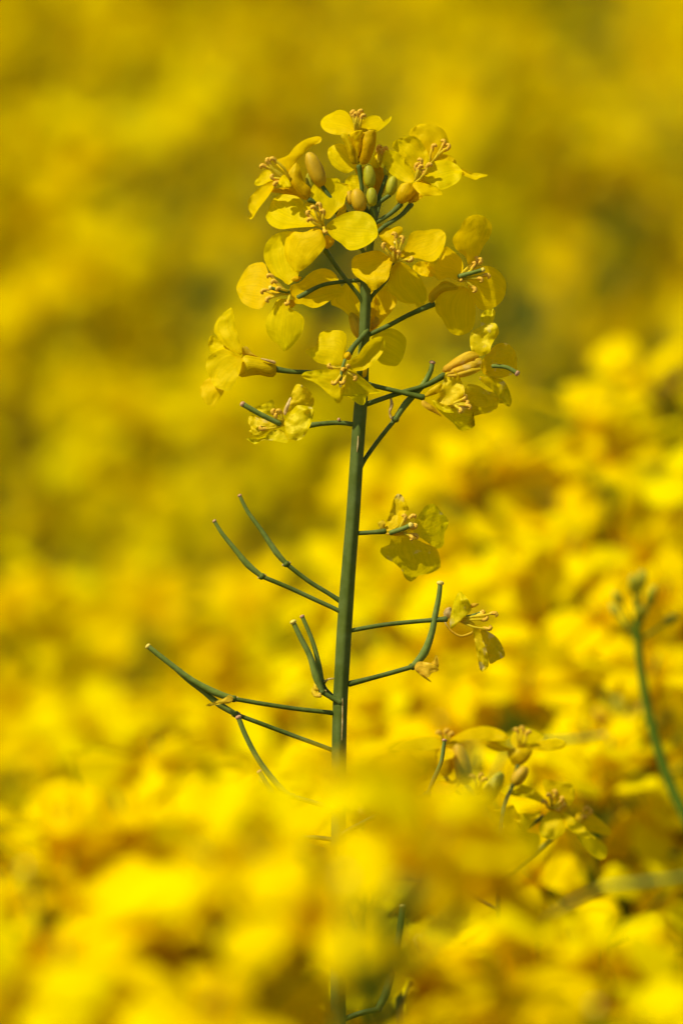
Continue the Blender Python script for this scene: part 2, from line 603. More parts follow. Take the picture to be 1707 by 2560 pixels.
flower(2, [(772, 500), (800, 510), (850, 540), (915, 640)], 6, 715, 445, 15, -0.1, 0.6, 0, [
    ([(720, 437), (705, 425), (688, 407), (690, 399), (720, 387), (735, 367), (760, 347), (792, 337), (804, 342), (800, 354), (780, 362), (760, 382), (742, 402), (728, 422)], dict(ky=0.75, kx=-0.2)),
    ([(692, 455), (677, 452), (650, 467), (625, 492), (620, 507), (621, 525), (629, 533), (620, 542), (625, 548), (632, 545), (650, 517), (670, 492), (687, 465)], dict(ky=0.3, kx=0.7)),
    ([(686, 447), (675, 425), (657, 427), (637, 452), (640, 463), (655, 462), (682, 452)], dict(z=-15, kx=0.3)),
    ([(706, 438), (711, 437), (720, 447), (728, 467), (710, 471), (697, 460), (700, 448)], dict(z=30, ky=0.9)),
], [
    (sep3([768, 503, 745, 492, 722, 472, 716, 440, 742, 405, 752, 430, 760, 455, 777, 472, 774, 497]), dict(z=8, bulge=22)),
    (sep3([770, 500, 745, 490, 700, 483, 672, 478, 690, 470, 720, 470, 760, 480]), dict(z=-8, bulge=8)),
    (sep3([775, 480, 766, 462, 765, 440, 772, 432, 784, 455, 786, 470]), dict(z=-12, bulge=8, m='bud')),
], [(659, 415), (669, 405), (684, 399), (682, 446), (690, 458)], (722, 452))

flower(3, [(813, 626), (850, 680), (897, 740), (910, 775)], 6, 803, 562, 42, 0.1, 0.62, 6, [
    ([(795, 568), (760, 569), (725, 572), (700, 574), (675, 562), (664, 540), (672, 522), (682, 497), (705, 485), (730, 486), (750, 495), (760, 510), (757, 525), (772, 547), (795, 562)], dict(ky=0.75, bulge=-8)),
    ([(812, 552), (802, 520), (795, 510), (777, 490), (776, 477), (785, 460), (807, 446), (832, 444), (847, 446), (854, 459), (870, 460), (878, 472), (865, 490), (860, 512), (845, 525), (825, 548)], dict(ky=0.5, kx=-0.15, bulge=-6)),
    ([(812, 567), (830, 551), (855, 537), (877, 529), (900, 529), (920, 535), (935, 550), (942, 570), (944, 590), (932, 605), (915, 617), (890, 627), (870, 627), (852, 610), (830, 595), (814, 576)], dict(ky=0.6, kx=0.2, bulge=-10)),
    ([(805, 574), (785, 572), (760, 582), (727, 580), (714, 600), (711, 625), (714, 645), (725, 665), (742, 682), (770, 667), (792, 645), (812, 620), (814, 607), (806, 585)], dict(ky=0.3, kx=0.35, z=50, bulge=10)),
    ([(800, 560), (776, 535), (757, 524), (768, 505), (784, 512), (800, 540)], dict(z=36, ky=0.6)),
], [
    (sep3([814, 628, 812, 592, 822, 590, 836, 602, 828, 618]), dict(z=30, bulge=10)),
    (sep3([850, 560, 840, 540, 860, 510, 866, 525, 858, 550]), dict(z=10, bulge=6)),
], [(770, 537), (776, 550), (786, 521), (800, 515), (809, 532), (812, 580)], (805, 563))

flower(4, [(745, 745), (800, 715), (850, 705), (906, 700)], 6, 715, 730, 25, 0.1, 0.5, 6, [
    ([(710, 730), (675, 690), (662, 657), (642, 655), (622, 662), (605, 685), (595, 705), (590, 720), (597, 740), (607, 757), (630, 770), (652, 772), (665, 757), (675, 745), (700, 738)], dict(ky=0.55, kx=0.45)),
    ([(718, 715), (705, 700), (680, 685), (663, 655), (659, 635), (663, 612), (680, 590), (702, 579), (727, 578), (745, 590), (750, 640), (747, 685), (738, 700), (725, 710)], dict(ky=0.15, kx=0.2, z=12, bulge=-10)),
    ([(722, 727), (729, 712), (750, 706), (765, 690), (785, 676), (807, 670), (827, 675), (842, 690), (852, 715), (860, 732), (845, 740), (825, 752), (805, 765), (785, 771), (770, 767), (755, 760), (740, 761), (730, 745)], dict(ky=0.55, kx=-0.1, bulge=-14)),
    ([(712, 747), (692, 750), (682, 772), (670, 790), (665, 805), (667, 830), (680, 850), (697, 862), (711, 879), (730, 867), (750, 842), (760, 815), (759, 795), (745, 782), (727, 772), (718, 750)], dict(ky=0.12, kx=0.3, bulge=10)),
], [
    (sep3([742, 757, 722, 745, 715, 755, 722, 772, 736, 768]), dict(z=18, bulge=6)),
    (sep3([745, 706, 728, 700, 740, 690, 758, 694]), dict(z=14, bulge=5)),
], [(677, 690), (687, 705), (697, 722), (660, 727), (670, 747), (720, 758)], (720, 730), ([(722, 730, 30), (700, 727, 42), (678, 721, 50)], 5, 4.2, 'pod', 'stigma', 6))

flower(5, [(990, 655, 10), (965, 700, -10), (930, 740, -8), (918, 770, -4)], 6, 988, 645, 58, 0.0, 0.5, 6, [
    ([(985, 640), (960, 610), (945, 585), (941, 562), (955, 561), (967, 568), (978, 571), (992, 565), (1006, 568), (1004, 582), (995, 592), (992, 625)], dict(ky=0.4, z=25, bulge=8)),
    ([(995, 642), (1017, 610), (1023, 587), (1042, 577), (1062, 577), (1084, 572), (1104, 575), (1114, 590), (1110, 615), (1098, 641), (1084, 655), (1068, 655), (1040, 647), (1005, 650)], dict(ky=0.65, kx=0.15, bulge=-10)),
    ([(981, 652), (969, 641), (944, 627), (916, 631), (885, 642), (878, 660), (882, 683), (896, 697), (916, 711), (925, 725), (939, 726), (953, 714), (969, 700), (975, 677), (980, 663)], dict(ky=0.62, kx=0.3, bulge=6, ruffle=6)),
    ([(990, 655), (978, 669), (975, 688), (967, 711), (967, 728), (983, 736), (995, 750), (1017, 758), (1040, 758), (1042, 768), (1056, 764), (1068, 739), (1056, 702), (1034, 677), (1010, 656)], dict(ky=-0.6, kx=-0.3, z=30)),
], [], [(958, 618), (983, 625), (997, 635), (1006, 600), (988, 590), (1026, 652)], (986, 652), ([(986, 655, 40), (989, 632, 52), (990, 610, 60)], 5, 5, 'bud', 'stigma', 7))

flower(6, [(1083, 760, 5), (1020, 788, 5), (975, 812, 4), (920, 838, 0)], 7, 1155, 690, 12, -0.25, 0.0, 4, [
    ([(1169, 668), (1163, 643), (1141, 627), (1130, 607), (1134, 590), (1149, 573), (1157, 554), (1174, 541), (1194, 538), (1216, 547), (1229, 568), (1222, 596), (1208, 615), (1197, 638), (1180, 662)], dict(ky=-0.5, kx=-0.5, bulge=-12)),
    ([(1160, 694), (1183, 672), (1211, 663), (1239, 669), (1261, 691), (1267, 714), (1261, 742), (1247, 759), (1228, 770), (1202, 773), (1185, 753), (1168, 712)], dict(ky=-0.3, kx=-0.9, z=-6)),
    ([(1148, 714), (1118, 725), (1093, 742), (1087, 761), (1090, 781), (1104, 795), (1115, 817), (1127, 831), (1146, 838), (1166, 833), (1180, 823), (1187, 801), (1187, 758), (1172, 720)], dict(ky=-0.55, kx=-0.35, z=20, bulge=8)),
    ([(1148, 702), (1141, 700), (1118, 694), (1098, 701), (1082, 688), (1062, 660), (1068, 653), (1090, 652), (1101, 638), (1112, 615), (1129, 624), (1149, 643), (1157, 660), (1155, 685)], dict(ky=0.6, kx=0.1, z=30, bulge=-12)),
    ([(1085, 690), (1070, 692), (1051, 688), (1031, 671), (1035, 660), (1051, 653), (1070, 657), (1088, 678)], dict(ky=0.3, kx=0.15, z=18)),
], [
    (sep3([1082, 760, 1070, 753, 1073, 733, 1093, 714, 1112, 702, 1143, 716, 1141, 725, 1112, 729, 1093, 742]), dict(z=16, bulge=10)),
], [(1191, 652), (1200, 655), (1185, 664), (1216, 688), (1199, 697), (1152, 702), (1185, 722)], (1148, 696), ([(1146, 692, 30), (1178, 683, 32), (1204, 676, 33)], 6, 5, 'pod', 'stigma', 6.5))

flower(7, [(918, 842, -40), (916, 852, -24), (912, 880, 0)], 6, 925, 830, -45, 0.0, 0.15, 2, [
    ([(922, 832), (925, 760), (925, 722), (945, 712), (965, 714), (992, 742), (983, 772), (958, 800), (932, 832)], dict(kx=-0.1, ky=0.2)),
    ([(908, 838), (890, 820), (873, 790), (850, 770), (825, 758), (838, 735), (868, 704), (895, 712), (905, 760), (915, 820)], dict(kx=0.2, ky=0.0)),
    ([(925, 840), (970, 820), (995, 825), (1012, 840), (1016, 857), (1007, 892), (995, 910), (985, 914), (960, 910), (945, 900), (930, 862)], dict(kx=-0.7, ky=-0.4)),
    ([(918, 835), (905, 780), (912, 735), (935, 730), (945, 770), (930, 825)], dict(z=-60, ky=0.1)),
], [
    (sep3([897, 850, 880, 830, 871, 792, 880, 780, 902, 800, 908, 840]), dict(z=-30, bulge=8, m='sepal_orange')),
    (sep3([925, 828, 930, 800, 942, 790, 949, 802, 940, 818]), dict(z=-34, bulge=7, m='sepal_orange')),
])

flower(8, [(872, 885, 22), (885, 865, 24), (905, 842, 20), (918, 826, 6)], 8, 860, 922, 48, 0.0, -0.05, 5, [
    ([(857, 915), (830, 914), (795, 907), (770, 887), (762, 876), (780, 870), (800, 856), (795, 842), (805, 829), (827, 826), (855, 827), (866, 840), (865, 865), (860, 895)], dict(ky=0.3, kx=0.2, bulge=8)),
    ([(866, 918), (872, 905), (895, 887), (910, 865), (932, 847), (955, 842), (962, 860), (957, 880), (942, 900), (920, 920), (905, 927), (880, 928)], dict(ky=-0.1, kx=-0.2, bulge=-12)),
    ([(856, 924), (815, 922), (787, 926), (762, 930), (754, 941), (770, 951), (795, 962), (815, 980), (835, 997), (845, 1012), (855, 1000), (860, 980), (863, 940)], dict(ky=0.05, kx=0.2, ruffle=5)),
    ([(864, 925), (858, 945), (850, 990), (870, 992), (890, 1007), (902, 1014), (912, 1010), (915, 995), (927, 982), (952, 982), (935, 970), (915, 952), (890, 932)], dict(ky=0.0, kx=-0.1, bulge=-8, ruffle=4)),
], [
    (sep3([872, 878, 860, 886, 862, 898, 874, 900, 880, 888]), dict(z=40, bulge=12)),
    (sep3([905, 945, 908, 925, 918, 922, 915, 945]), dict(z=26, bulge=6)),
], [(826, 919), (838, 958), (858, 956), (887, 943), (857, 924), (870, 917)], (862, 920), ([(862, 900, 56), (854, 930, 62), (851, 965, 60)], 4, 3.2, 'pod', 'stigma', 4))

flower(9, [(690, 923, -10), (730, 929, -8), (800, 934, 0), (900, 960, 0)], 7, 600, 900, -8, 0.35, 0.1, 0, [
    ([(607, 888), (597, 886), (565, 867), (540, 837), (535, 832), (537, 810), (552, 787), (572, 771), (581, 769), (587, 800), (597, 845), (607, 875)], dict(kx=0.2, ky=0.35, z=6)),
    ([(590, 882), (562, 872), (530, 882), (521, 867), (522, 847), (530, 837), (542, 842), (568, 860)], dict(kx=0.25, ky=0.3, z=-20)),
    ([(606, 905), (600, 932), (587, 957), (575, 977), (562, 977), (535, 965), (525, 942), (516, 922), (516, 905), (527, 887), (562, 872), (587, 886), (606, 892)], dict(kx=0.3, ky=0.25, z=16)),
    ([(585, 930), (555, 968), (561, 977), (542, 1010), (535, 1017), (517, 1011), (505, 995), (499, 977), (507, 957), (522, 945), (540, 942)], dict(kx=0.3, ky=0.3, z=-8)),
], [
    (sep3([693, 922, 688, 940, 672, 943, 645, 937, 598, 942, 602, 910, 606, 888, 640, 892, 670, 900, 688, 905]), dict(z=-4, bulge=24, m='sepal')),
    (sep3([660, 900, 640, 893, 607, 888, 605, 868, 618, 867, 632, 885]), dict(z=-14, bulge=6, m='sepal_orange')),
    (sep3([690, 912, 670, 905, 652, 897, 656, 896, 678, 900, 690, 903]), dict(z=12, bulge=6, m='dry')),
])

flower(10, [(760, 1066, 0), (800, 1060, 0), (850, 1057, 0), (900, 1064, 0)], 7, 700, 1052, 15, -0.1, 0.35, 3, [
    ([(692, 1046), (677, 1037), (625, 1032), (632, 1021), (660, 1010), (680, 999), (687, 1010), (690, 1030)], dict(ky=0.3, z=5)),
    ([(698, 1056), (665, 1082), (640, 1092), (622, 1077), (630, 1072), (620, 1055), (627, 1037), (655, 1047), (685, 1052)], dict(ky=0.5, kx=0.2, z=12, ruffle=6)),
    ([(712, 1078), (720, 1107), (692, 1104), (660, 1100), (640, 1111), (630, 1107), (615, 1096), (640, 1096), (660, 1092), (677, 1077), (698, 1074)], dict(ky=0.5, z=26, ruffle=7)),
    ([(708, 1060), (717, 1045), (740, 1015), (757, 1015), (782, 1021), (781, 1050), (767, 1082), (755, 1097), (740, 1102), (715, 1092), (716, 1070)], dict(ky=0.3, kx=0.3, z=28, bulge=8, ruffle=7)),
    ([(706, 1038), (709, 1020), (725, 992), (737, 965), (745, 959), (762, 967), (777, 980), (785, 1000), (780, 1017), (750, 1012), (727, 1027)], dict(ky=0.0, kx=-0.2, z=8, ruffle=7)),
], [
    (sep3([714, 1042, 709, 1028, 724, 995, 728, 998, 720, 1025]), dict(z=16, bulge=4, m='dry')),
], [(683, 1032), (700, 1029), (656, 1073), (690, 1042)], (712, 1058), ([(700, 1060, 30), (655, 1038, 40), (609, 1012, 46)], 6.5, 6.5, 'pod', 'stigma_brown', 7.5), pm='wilt', ruffle=6,
    label="crumpled wilting flower with a long green pistil")

flower(11, [(1110, 938, -4), (1060, 965, -4), (990, 985, 0), (912, 1012, 0)], 7.5, 1190, 905, -2, -0.15, 0.1, 2, [
    ([(1182, 890), (1175, 865), (1174, 845), (1180, 827), (1192, 821), (1210, 812), (1225, 807), (1237, 807), (1245, 820), (1246, 835), (1235, 850), (1227, 865), (1222, 882), (1195, 892)], dict(ky=0.1, kx=0.3, ruffle=6)),
    ([(1200, 905), (1225, 875), (1242, 860), (1265, 857), (1285, 872), (1292, 895), (1291, 925), (1275, 937), (1250, 945), (1222, 942), (1203, 930)], dict(ky=-0.4, kx=-0.8)),
    ([(1190, 938), (1250, 947), (1267, 962), (1277, 987), (1280, 1005), (1272, 1017), (1260, 1007), (1245, 1007), (1235, 980), (1205, 955)], dict(ky=-0.4, kx=-0.6, ruffle=6)),
    ([(1205, 830), (1202, 791), (1215, 772), (1230, 767), (1239, 777), (1235, 797), (1222, 825)], dict(ky=0.6, z=-14)),
], [
    (sep3([1107, 936, 1104, 922, 1120, 908, 1145, 890, 1175, 877, 1198, 890, 1180, 905, 1140, 920]), dict(z=14, bulge=12, m='sepal_orange')),
    (sep3([1110, 938, 1135, 920, 1180, 900, 1202, 895, 1200, 915, 1165, 932]), dict(z=18, bulge=10, m='sepal_orange')),
    (sep3([1110, 940, 1140, 930, 1190, 918, 1202, 925, 1165, 942, 1130, 945]), dict(z=20, bulge=9, m='sepal_orange')),
], [], None, ([(1230, 915, -6), (1265, 918, -4), (1290, 932, -2)], 5, 5.5, 'pod', 'stigma_brown', 7.5), pm='wilt', ruffle=5)

flower(12, [(1058, 994, 12), (1000, 980, 10), (940, 966, 8), (908, 956, 0)], 7, 1130, 1005, 24, -0.1, 0.15, 3, [
    ([(1125, 1012), (1095, 1017), (1090, 1000), (1105, 965), (1112, 935), (1121, 910), (1135, 925), (1150, 947), (1160, 975), (1157, 997), (1140, 1010)], dict(ky=0.25, kx=0.25, z=34, ruffle=8)),
    ([(1082, 1012), (1105, 1035), (1135, 1060), (1150, 1077), (1167, 1075), (1189, 1065), (1167, 1060), (1185, 1040), (1210, 1032), (1185, 1010), (1120, 1008)], dict(ky=-0.6, kx=-0.2, z=22)),
    ([(1140, 1010), (1160, 977), (1167, 960), (1197, 965), (1217, 977), (1237, 982), (1247, 1002), (1240, 1022), (1210, 1034), (1170, 1030)], dict(ky=-0.45, kx=-0.5, z=16)),
    ([(1085, 1015), (1078, 1000), (1092, 1005), (1125, 1020), (1132, 1033), (1105, 1030)], dict(ky=0.5, z=40, ruffle=5)),
], [
    (sep3([1058, 995, 1067, 980, 1085, 965, 1104, 960, 1100, 980, 1075, 990]), dict(z=14, bulge=6, m='sepal')),
    (sep3([1056, 998, 1052, 1010, 1066, 1023, 1092, 1036, 1104, 1042, 1088, 1022, 1070, 1008]), dict(z=22, bulge=9, m='sepal_orange')),
], [(1161, 996), (1170, 1015), (1150, 1025), (1165, 1010)], (1130, 1012), pm='wilt', ruffle=5)

flower(13, [(962, 1328, 8), (930, 1331, 6), (880, 1334, 0)], 6.5, 1010, 1325, 12, -0.1, -0.15, 3, [
    ([(966, 1330), (952, 1325), (970, 1295), (977, 1270), (985, 1245), (995, 1234), (1007, 1241), (1017, 1262), (1022, 1275), (1010, 1282), (1005, 1305), (985, 1322)], dict(ky=0.15, kx=0.35, z=20, ruffle=7)),
    ([(1028, 1320), (1037, 1302), (1057, 1272), (1072, 1260), (1087, 1262), (1105, 1282), (1121, 1302), (1117, 1322), (1110, 1335), (1110, 1360), (1100, 1371), (1085, 1370), (1067, 1355), (1040, 1338)], dict(ky=-0.35, kx=-0.75, z=6)),
    ([(1000, 1332), (977, 1342), (975, 1360), (952, 1370), (950, 1380), (965, 1397), (985, 1407), (1005, 1427), (1012, 1445), (1027, 1455), (1040, 1447), (1047, 1439), (1070, 1436), (1090, 1427), (1102, 1417), (1092, 1372), (1065, 1360), (1020, 1338)], dict(ky=-0.7, kx=-0.3, z=10, ruffle=4)),
], [
    (sep3([956, 1332, 948, 1318, 944, 1308, 958, 1300, 964, 1312]), dict(z=2, bulge=5, m='sepal_orange')),
    (sep3([960, 1336, 975, 1330, 1000, 1330, 1018, 1328, 1010, 1336, 985, 1340]), dict(z=24, bulge=6, m='sepal_orange')),
], [(1030, 1290), (1012, 1294), (1028, 1342), (1038, 1338), (1036, 1318)], (995, 1328), ([(975, 1332, 28), (1005, 1322, 34), (1024, 1314, 38)], 6, 6, 'pod', 'stigma', 8), pm='wilt', ruffle=4)

ofl = flower(14, [(1115, 1548, 0), (1060, 1552, 0), (960, 1562, 0), (870, 1578, 0)], 6.5, 1160, 1545, 0, 0.0, 0.1, 0, [
    ([(1148, 1552), (1132, 1570), (1124, 1570), (1125, 1540), (1132, 1512), (1142, 1485), (1152, 1480), (1167, 1495), (1175, 1512), (1177, 1527), (1160, 1540)], dict(ky=0.1, kx=0.3, z=14, ruffle=7, bulge=10)),
    ([(1186, 1558), (1182, 1580), (1187, 1610), (1192, 1640), (1200, 1677), (1210, 1675), (1220, 1665), (1217, 1632), (1207, 1600), (1196, 1568)], dict(ky=-0.05, kx=0.35, z=6, ruffle=6)),
    ([(1196, 1568), (1230, 1585), (1247, 1600), (1260, 1627), (1261, 1642), (1242, 1652), (1225, 1660), (1217, 1632), (1205, 1595)], dict(ky=-0.1, kx=-0.3, z=-2, ruffle=5)),
], [
    (sep3([1112, 1550, 1108, 1532, 1116, 1520, 1128, 1520, 1128, 1545]), dict(z=-4, bulge=6, m='dry')),
    (sep3([1168, 1520, 1180, 1508, 1196, 1509, 1190, 1516, 1178, 1520]), dict(z=6, bulge=4, m='sepal_orange')),
    (sep3([1145, 1556, 1165, 1548, 1182, 1556, 1186, 1564, 1165, 1560]), dict(z=10, bulge=4, m='sepal_orange')),
], [(1204, 1535), (1212, 1548), (1235, 1533), (1220, 1572)], (1150, 1545), ([(1140, 1546, 4), (1175, 1540, 8), (1200, 1532, 8)], 4, 3.6, 'pod', 'stigma', 4.5), pm='wilt', ruffle=6,
    label="shrivelled flower with hanging dried petals")
mb = MB()
tube(mb, [px(1112, 1556, 4), px(1124, 1574, 8), px(1150, 1590, 10), px(1176, 1584, 8), px(1182, 1576, 8)], [2 * S, 3 * S, 3.4 * S, 4.4 * S, 1.5 * S], 'sepal_orange', 6, 4)
part("withered_sepal", mb, ofl)

flower(15, [(1002, 510, 0), (975, 535, 0), (940, 556, 0)], 6.5, 1045, 445, 22, 0.05, 0.5, 4, [
    ([(1035, 458), (1010, 455), (985, 442), (965, 422), (955, 400), (960, 382), (972, 375), (992, 380), (1010, 395), (1022, 415), (1034, 440)], dict(ky=0.1, kx=0.35, bulge=-8)),
    ([(1038, 438), (1022, 410), (1010, 395), (990, 377), (980, 367), (987, 352), (1007, 344), (1030, 341), (1045, 347), (1060, 365), (1068, 382), (1067, 402), (1048, 432)], dict(ky=0.1, kx=0.0, ruffle=4)),
    ([(1048, 448), (1060, 425), (1077, 407), (1100, 400), (1125, 402), (1147, 417), (1155, 430), (1147, 452), (1130, 465), (1102, 476), (1090, 467), (1065, 456)], dict(ky=0.8, kx=0.1, ruffle=4)),
    ([(1040, 455), (1030, 462), (1037, 475), (1052, 490), (1067, 492), (1085, 491), (1105, 489), (1097, 475), (1085, 469), (1058, 458)], dict(ky=0.8, z=34)),
], [
    (sep3([1000, 511, 989, 495, 1002, 460, 1030, 460, 1040, 480, 1016, 508]), dict(z=14, bulge=16, m='sepal')),
    (sep3([1016, 510, 1040, 480, 1056, 490, 1052, 496, 1030, 508]), dict(z=4, bulge=6, m='sepal')),
], [(1040, 415), (1052, 405), (1070, 414), (1058, 434), (1048, 420)], (1042, 452))

flower(16, [(1028, 510, -20), (1000, 540, -12), (960, 566, 0), (935, 590, 0)], 6.5, 1078, 400, -25, 0.0, 0.35, 2, [
    ([(1075, 402), (1067, 380), (1045, 347), (1022, 337), (1027, 322), (1045, 310), (1072, 307), (1097, 315), (1112, 327), (1119, 345), (1120, 365), (1090, 402)], dict(ky=0.15, ruffle=4)),
    ([(1120, 415), (1147, 417), (1172, 430), (1215, 435), (1216, 441), (1197, 446), (1187, 451), (1165, 442), (1130, 430)], dict(ky=1.0)),
    ([(1080, 405), (1100, 385), (1130, 390), (1140, 410), (1110, 425)], dict(ky=0.9)),
], [
    (sep3([1030, 508, 1020, 490, 1050, 440, 1085, 410, 1100, 430, 1070, 470, 1045, 502]), dict(z=-30, bulge=14)),
], [(1082, 366), (1110, 357), (1121, 368), (1104, 374)], (1080, 404))

flower(17, [(950, 495, -40), (944, 525, -24), (937, 556, 0)], 6, 940, 400, -50, 0.0, 0.3, 2, [
    ([(895, 415), (870, 431), (848, 425), (828, 408), (819, 385), (820, 371), (833, 360), (850, 356), (862, 362), (880, 385), (900, 405)], dict(ky=0.3)),
    ([(930, 420), (925, 405), (936, 380), (943, 362), (955, 372), (957, 400), (948, 420)], dict(ky=0.6)),
    ([(905, 440), (880, 436), (862, 452), (870, 470), (890, 480), (910, 470)], dict(ky=0.5)),
], [
    (sep3([946, 498, 928, 480, 908, 455, 886, 420, 915, 415, 958, 418, 966, 445, 960, 482]), dict(z=-50, bulge=18, m='sepal')),
], [(945, 368), (960, 372), (952, 378)], (944, 415))

# --- buds on the crown of the axis
def bud(tip, base, w, m, ped, z=0, specks=False):
    mb = MB()
    t, b = px(*tip, z), px(*base, z)
    tube(mb, [px(*p, z * (1 - i / max(1, len(ped) - 1) * 0.8)) for i, p in enumerate(ped)], [5.2 * S] * len(ped), 'stem', 8, 4)
    o = part("bud", mb, plant)
    mb = MB()
    ellipsoid(mb, (t + b) / 2, t - b, (t - b).length, w * S, m, 14, 10)
    part("calyx", mb, o)
bud((770, 380), (806, 466), 22, 'bud_amber', [(806, 466), (840, 510), (900, 560), (926, 610)], -5)
bud((920, 411), (926, 470), 17, 'bud', [(926, 468), (932, 500), (938, 530)], 2)
bud((889, 472), (903, 530), 21, 'bud_amber', [(902, 528), (920, 540), (934, 560)], 14)
bud((928, 469), (930, 517), 15.5, 'bud', [(930, 516), (935, 530), (938, 545)], 12)
bud((984, 440), (974, 489), 15, 'bud', [(974, 488), (950, 505), (928, 525), (934, 556)], 8)
bud((872, 476), (878, 512), 11, 'bud_amber', [(878, 510), (900, 530), (934, 566)], -14)
bud((968, 405), (966, 440), 10, 'bud', [(966, 438), (955, 470), (942, 510)], -24)
bud((905, 520), (892, 548), 10, 'bud', [(892, 546), (910, 552), (932, 572)], 0)

# --- pods: pedicel, valve tube, stigma, scars where the petals fell
def pod(ped, body, r0=6.5, r1=5.2, tip='stigma_brown', ped_r=6, dry=None, z=0, tipr=None):
    def p3(q):
        return px(q[0], q[1], (q[2] if len(q) > 2 else 0) + z)
    r0, r1, ped_r = r0 * 0.92, r1 * 0.92, ped_r * 0.86
    mb = MB()
    n = len(body)
    rr = [r0 * 0.8] + [r0 + (r1 - r0) * i / max(1, n - 1) for i in range(1, n)]
    if n > 2:
        rr[1] = r0 * 1.08
    tube(mb, [p3(q) for q in body], [q * S for q in rr], 'pod', 10, 6)
    o = part("pod", mb, plant)
    if ped:
        mb = MB()
        tube(mb, [p3(q) for q in ped], [ped_r * S * (1.3 if i == len(ped) - 1 else 1) for i in range(len(ped))], 'stem', 8, 5)
        part("pedicel", mb, o)
        mb = MB()
        ellipsoid(mb, p3(ped[0]), p3(body[1]) - p3(body[0]), 15 * S, 9.5 * S, 'stem', 10, 6, 0)
        for k in range(4):
            a = Vector(p3(ped[0]))
            w = 2 * math.pi * k / 4 + 0.5
            ellipsoid(mb, a + (RT * math.cos(w) + UP * math.sin(w) * 0.6) * 9 * S, (math.cos(w), -0.5, math.sin(w)), 7 * S, 3.5 * S, 'dry', 6, 4, 0)
        part("receptacle", mb, o)
    mb = MB()
    a = (p3(body[-1]) - p3(body[-2])).normalized()
    tr = tipr or r1 * 1.3
    ellipsoid(mb, p3(body[-1]) + a * tr * 0.25 * S, a, tr * 1.3 * S, tr * S, tip, 10, 6, 0)
    part("stigma", mb, o)
    for k, d in enumerate(dry or ()):
        mb = MB()
        if 's' in d:
            part("withered_sepal", surf(d['s'], plane(d['s'][0][0], d['s'][0][1], d['z'] + z, 0.2, 0.4), 'sepal_orange', 12, 9, seed=k + 50, bulge=5, ruffle=6), o)
            continue
        w = d.get('w', 5) * 0.7
        m_ = len(d['p'])
        tube(mb, [p3(q) for q in d['p']], [w * S * (0.4 + 0.9 * math.sin(math.pi * (i + 0.6) / m_) * (1 + 0.3 * (-1) ** i)) for i in range(m_)], d.get('m', 'dry'), 7, 4, ridge=0.25)
        part("withered_sepal", mb, o)
    return o

pod([(988, 1048), (950, 1095), (912, 1148), (895, 1180)], [(988, 1048), (1015, 1008), (1055, 965), (1075, 930), (1080, 908)], 9, 6.5, 'stigma_brown', 6.5,
    [dict(p=[(978, 1046, 6), (974, 1030, 8), (979, 1012, 8), (976, 994, 8)], w=5)], z=-14)
pod([(716, 1410), (770, 1452), (822, 1484), (858, 1508)], [(716, 1410), (690, 1380), (655, 1328), (620, 1280), (600, 1240)], 8, 4.6, 'stigma_brown', 6.5, z=-8)
pod([(655, 1441), (720, 1468), (785, 1498), (848, 1528), (860, 1545)], [(655, 1441), (620, 1412), (585, 1370), (556, 1334), (537, 1304)], 8.5, 4.8, 'stigma_brown', 6.5, z=6)
pod([(805, 1730), (825, 1742), (852, 1757)], [(805, 1730), (790, 1690), (775, 1640), (752, 1595), (734, 1557)], 10, 6.5, 'stigma', 7,
    [dict(s=[(804, 1732), (790, 1728), (782, 1716), (778, 1730), (786, 1742), (806, 1744)], z=14), dict(s=[(796, 1730), (784, 1722), (786, 1704), (796, 1716)], z=10)], z=14, tipr=9)
pod([(806, 1706), (815, 1725), (850, 1760)], [(806, 1706), (798, 1668), (785, 1615), (770, 1575), (756, 1543)], 7, 5.5, 'stigma_brown', 6,
    [dict(p=[(808, 1706, 4), (822, 1698, 6), (834, 1697, 4)], w=4)], z=-16)
pod([(1030, 1667), (985, 1680), (930, 1695), (872, 1710)], [(1034, 1664), (1060, 1632), (1078, 1585), (1088, 1535), (1096, 1495), (1100, 1460)], 11, 6.5, 'stigma', 7,
    [dict(s=[(1034, 1670), (1044, 1654), (1066, 1656), (1088, 1662), (1096, 1676), (1078, 1682), (1070, 1694), (1052, 1684), (1040, 1680)], z=14),
     dict(s=[(1070, 1668), (1082, 1650), (1090, 1636), (1096, 1652), (1094, 1670), (1082, 1676)], z=8), dict(s=[(1036, 1676), (1050, 1682), (1074, 1700), (1078, 1706), (1058, 1694)], z=6)], tipr=9)
pod([(585, 1747), (660, 1760), (740, 1772), (812, 1780), (848, 1785)], [(585, 1747), (540, 1732), (480, 1700), (420, 1655), (372, 1617)], 9.5, 7, 'stigma', 6.5,
    [dict(s=[(586, 1746), (574, 1736), (560, 1746), (540, 1752), (516, 1762), (522, 1766), (552, 1760), (578, 1758)], z=12)], z=4, tipr=8)
pod([(590, 1786), (660, 1812), (740, 1842), (822, 1872), (848, 1885)], [(590, 1786), (550, 1762), (510, 1730), (470, 1700), (435, 1668)], 9, 6, 'stigma', 6.5, None, z=-8)
pod([(728, 1990), (770, 2002), (846, 2025)], [(728, 1990), (700, 1968), (650, 1905), (615, 1840), (597, 1795)], 8, 7, 'stigma_brown', 7, None, z=8)
pod([(742, 2110), (790, 2118), (846, 2140)], [(742, 2110), (725, 2060), (690, 1995), (665, 1955), (650, 1930)], 8, 6, 'stigma_brown', 7, None, z=40)
pod([(1068, 1985), (980, 2020), (900, 2060), (846, 2090)], [(1068, 1985), (1085, 1945), (1102, 1905), (1108, 1870), (1110, 1852)], 6, 5, 'stigma_brown', 7, None, z=10)
pod([(945, 2524), (905, 2532), (860, 2548), (845, 2556)], [(945, 2522), (965, 2480), (985, 2400), (998, 2330), (1006, 2268)], 11, 8, 'stigma', 8, None, tipr=9)
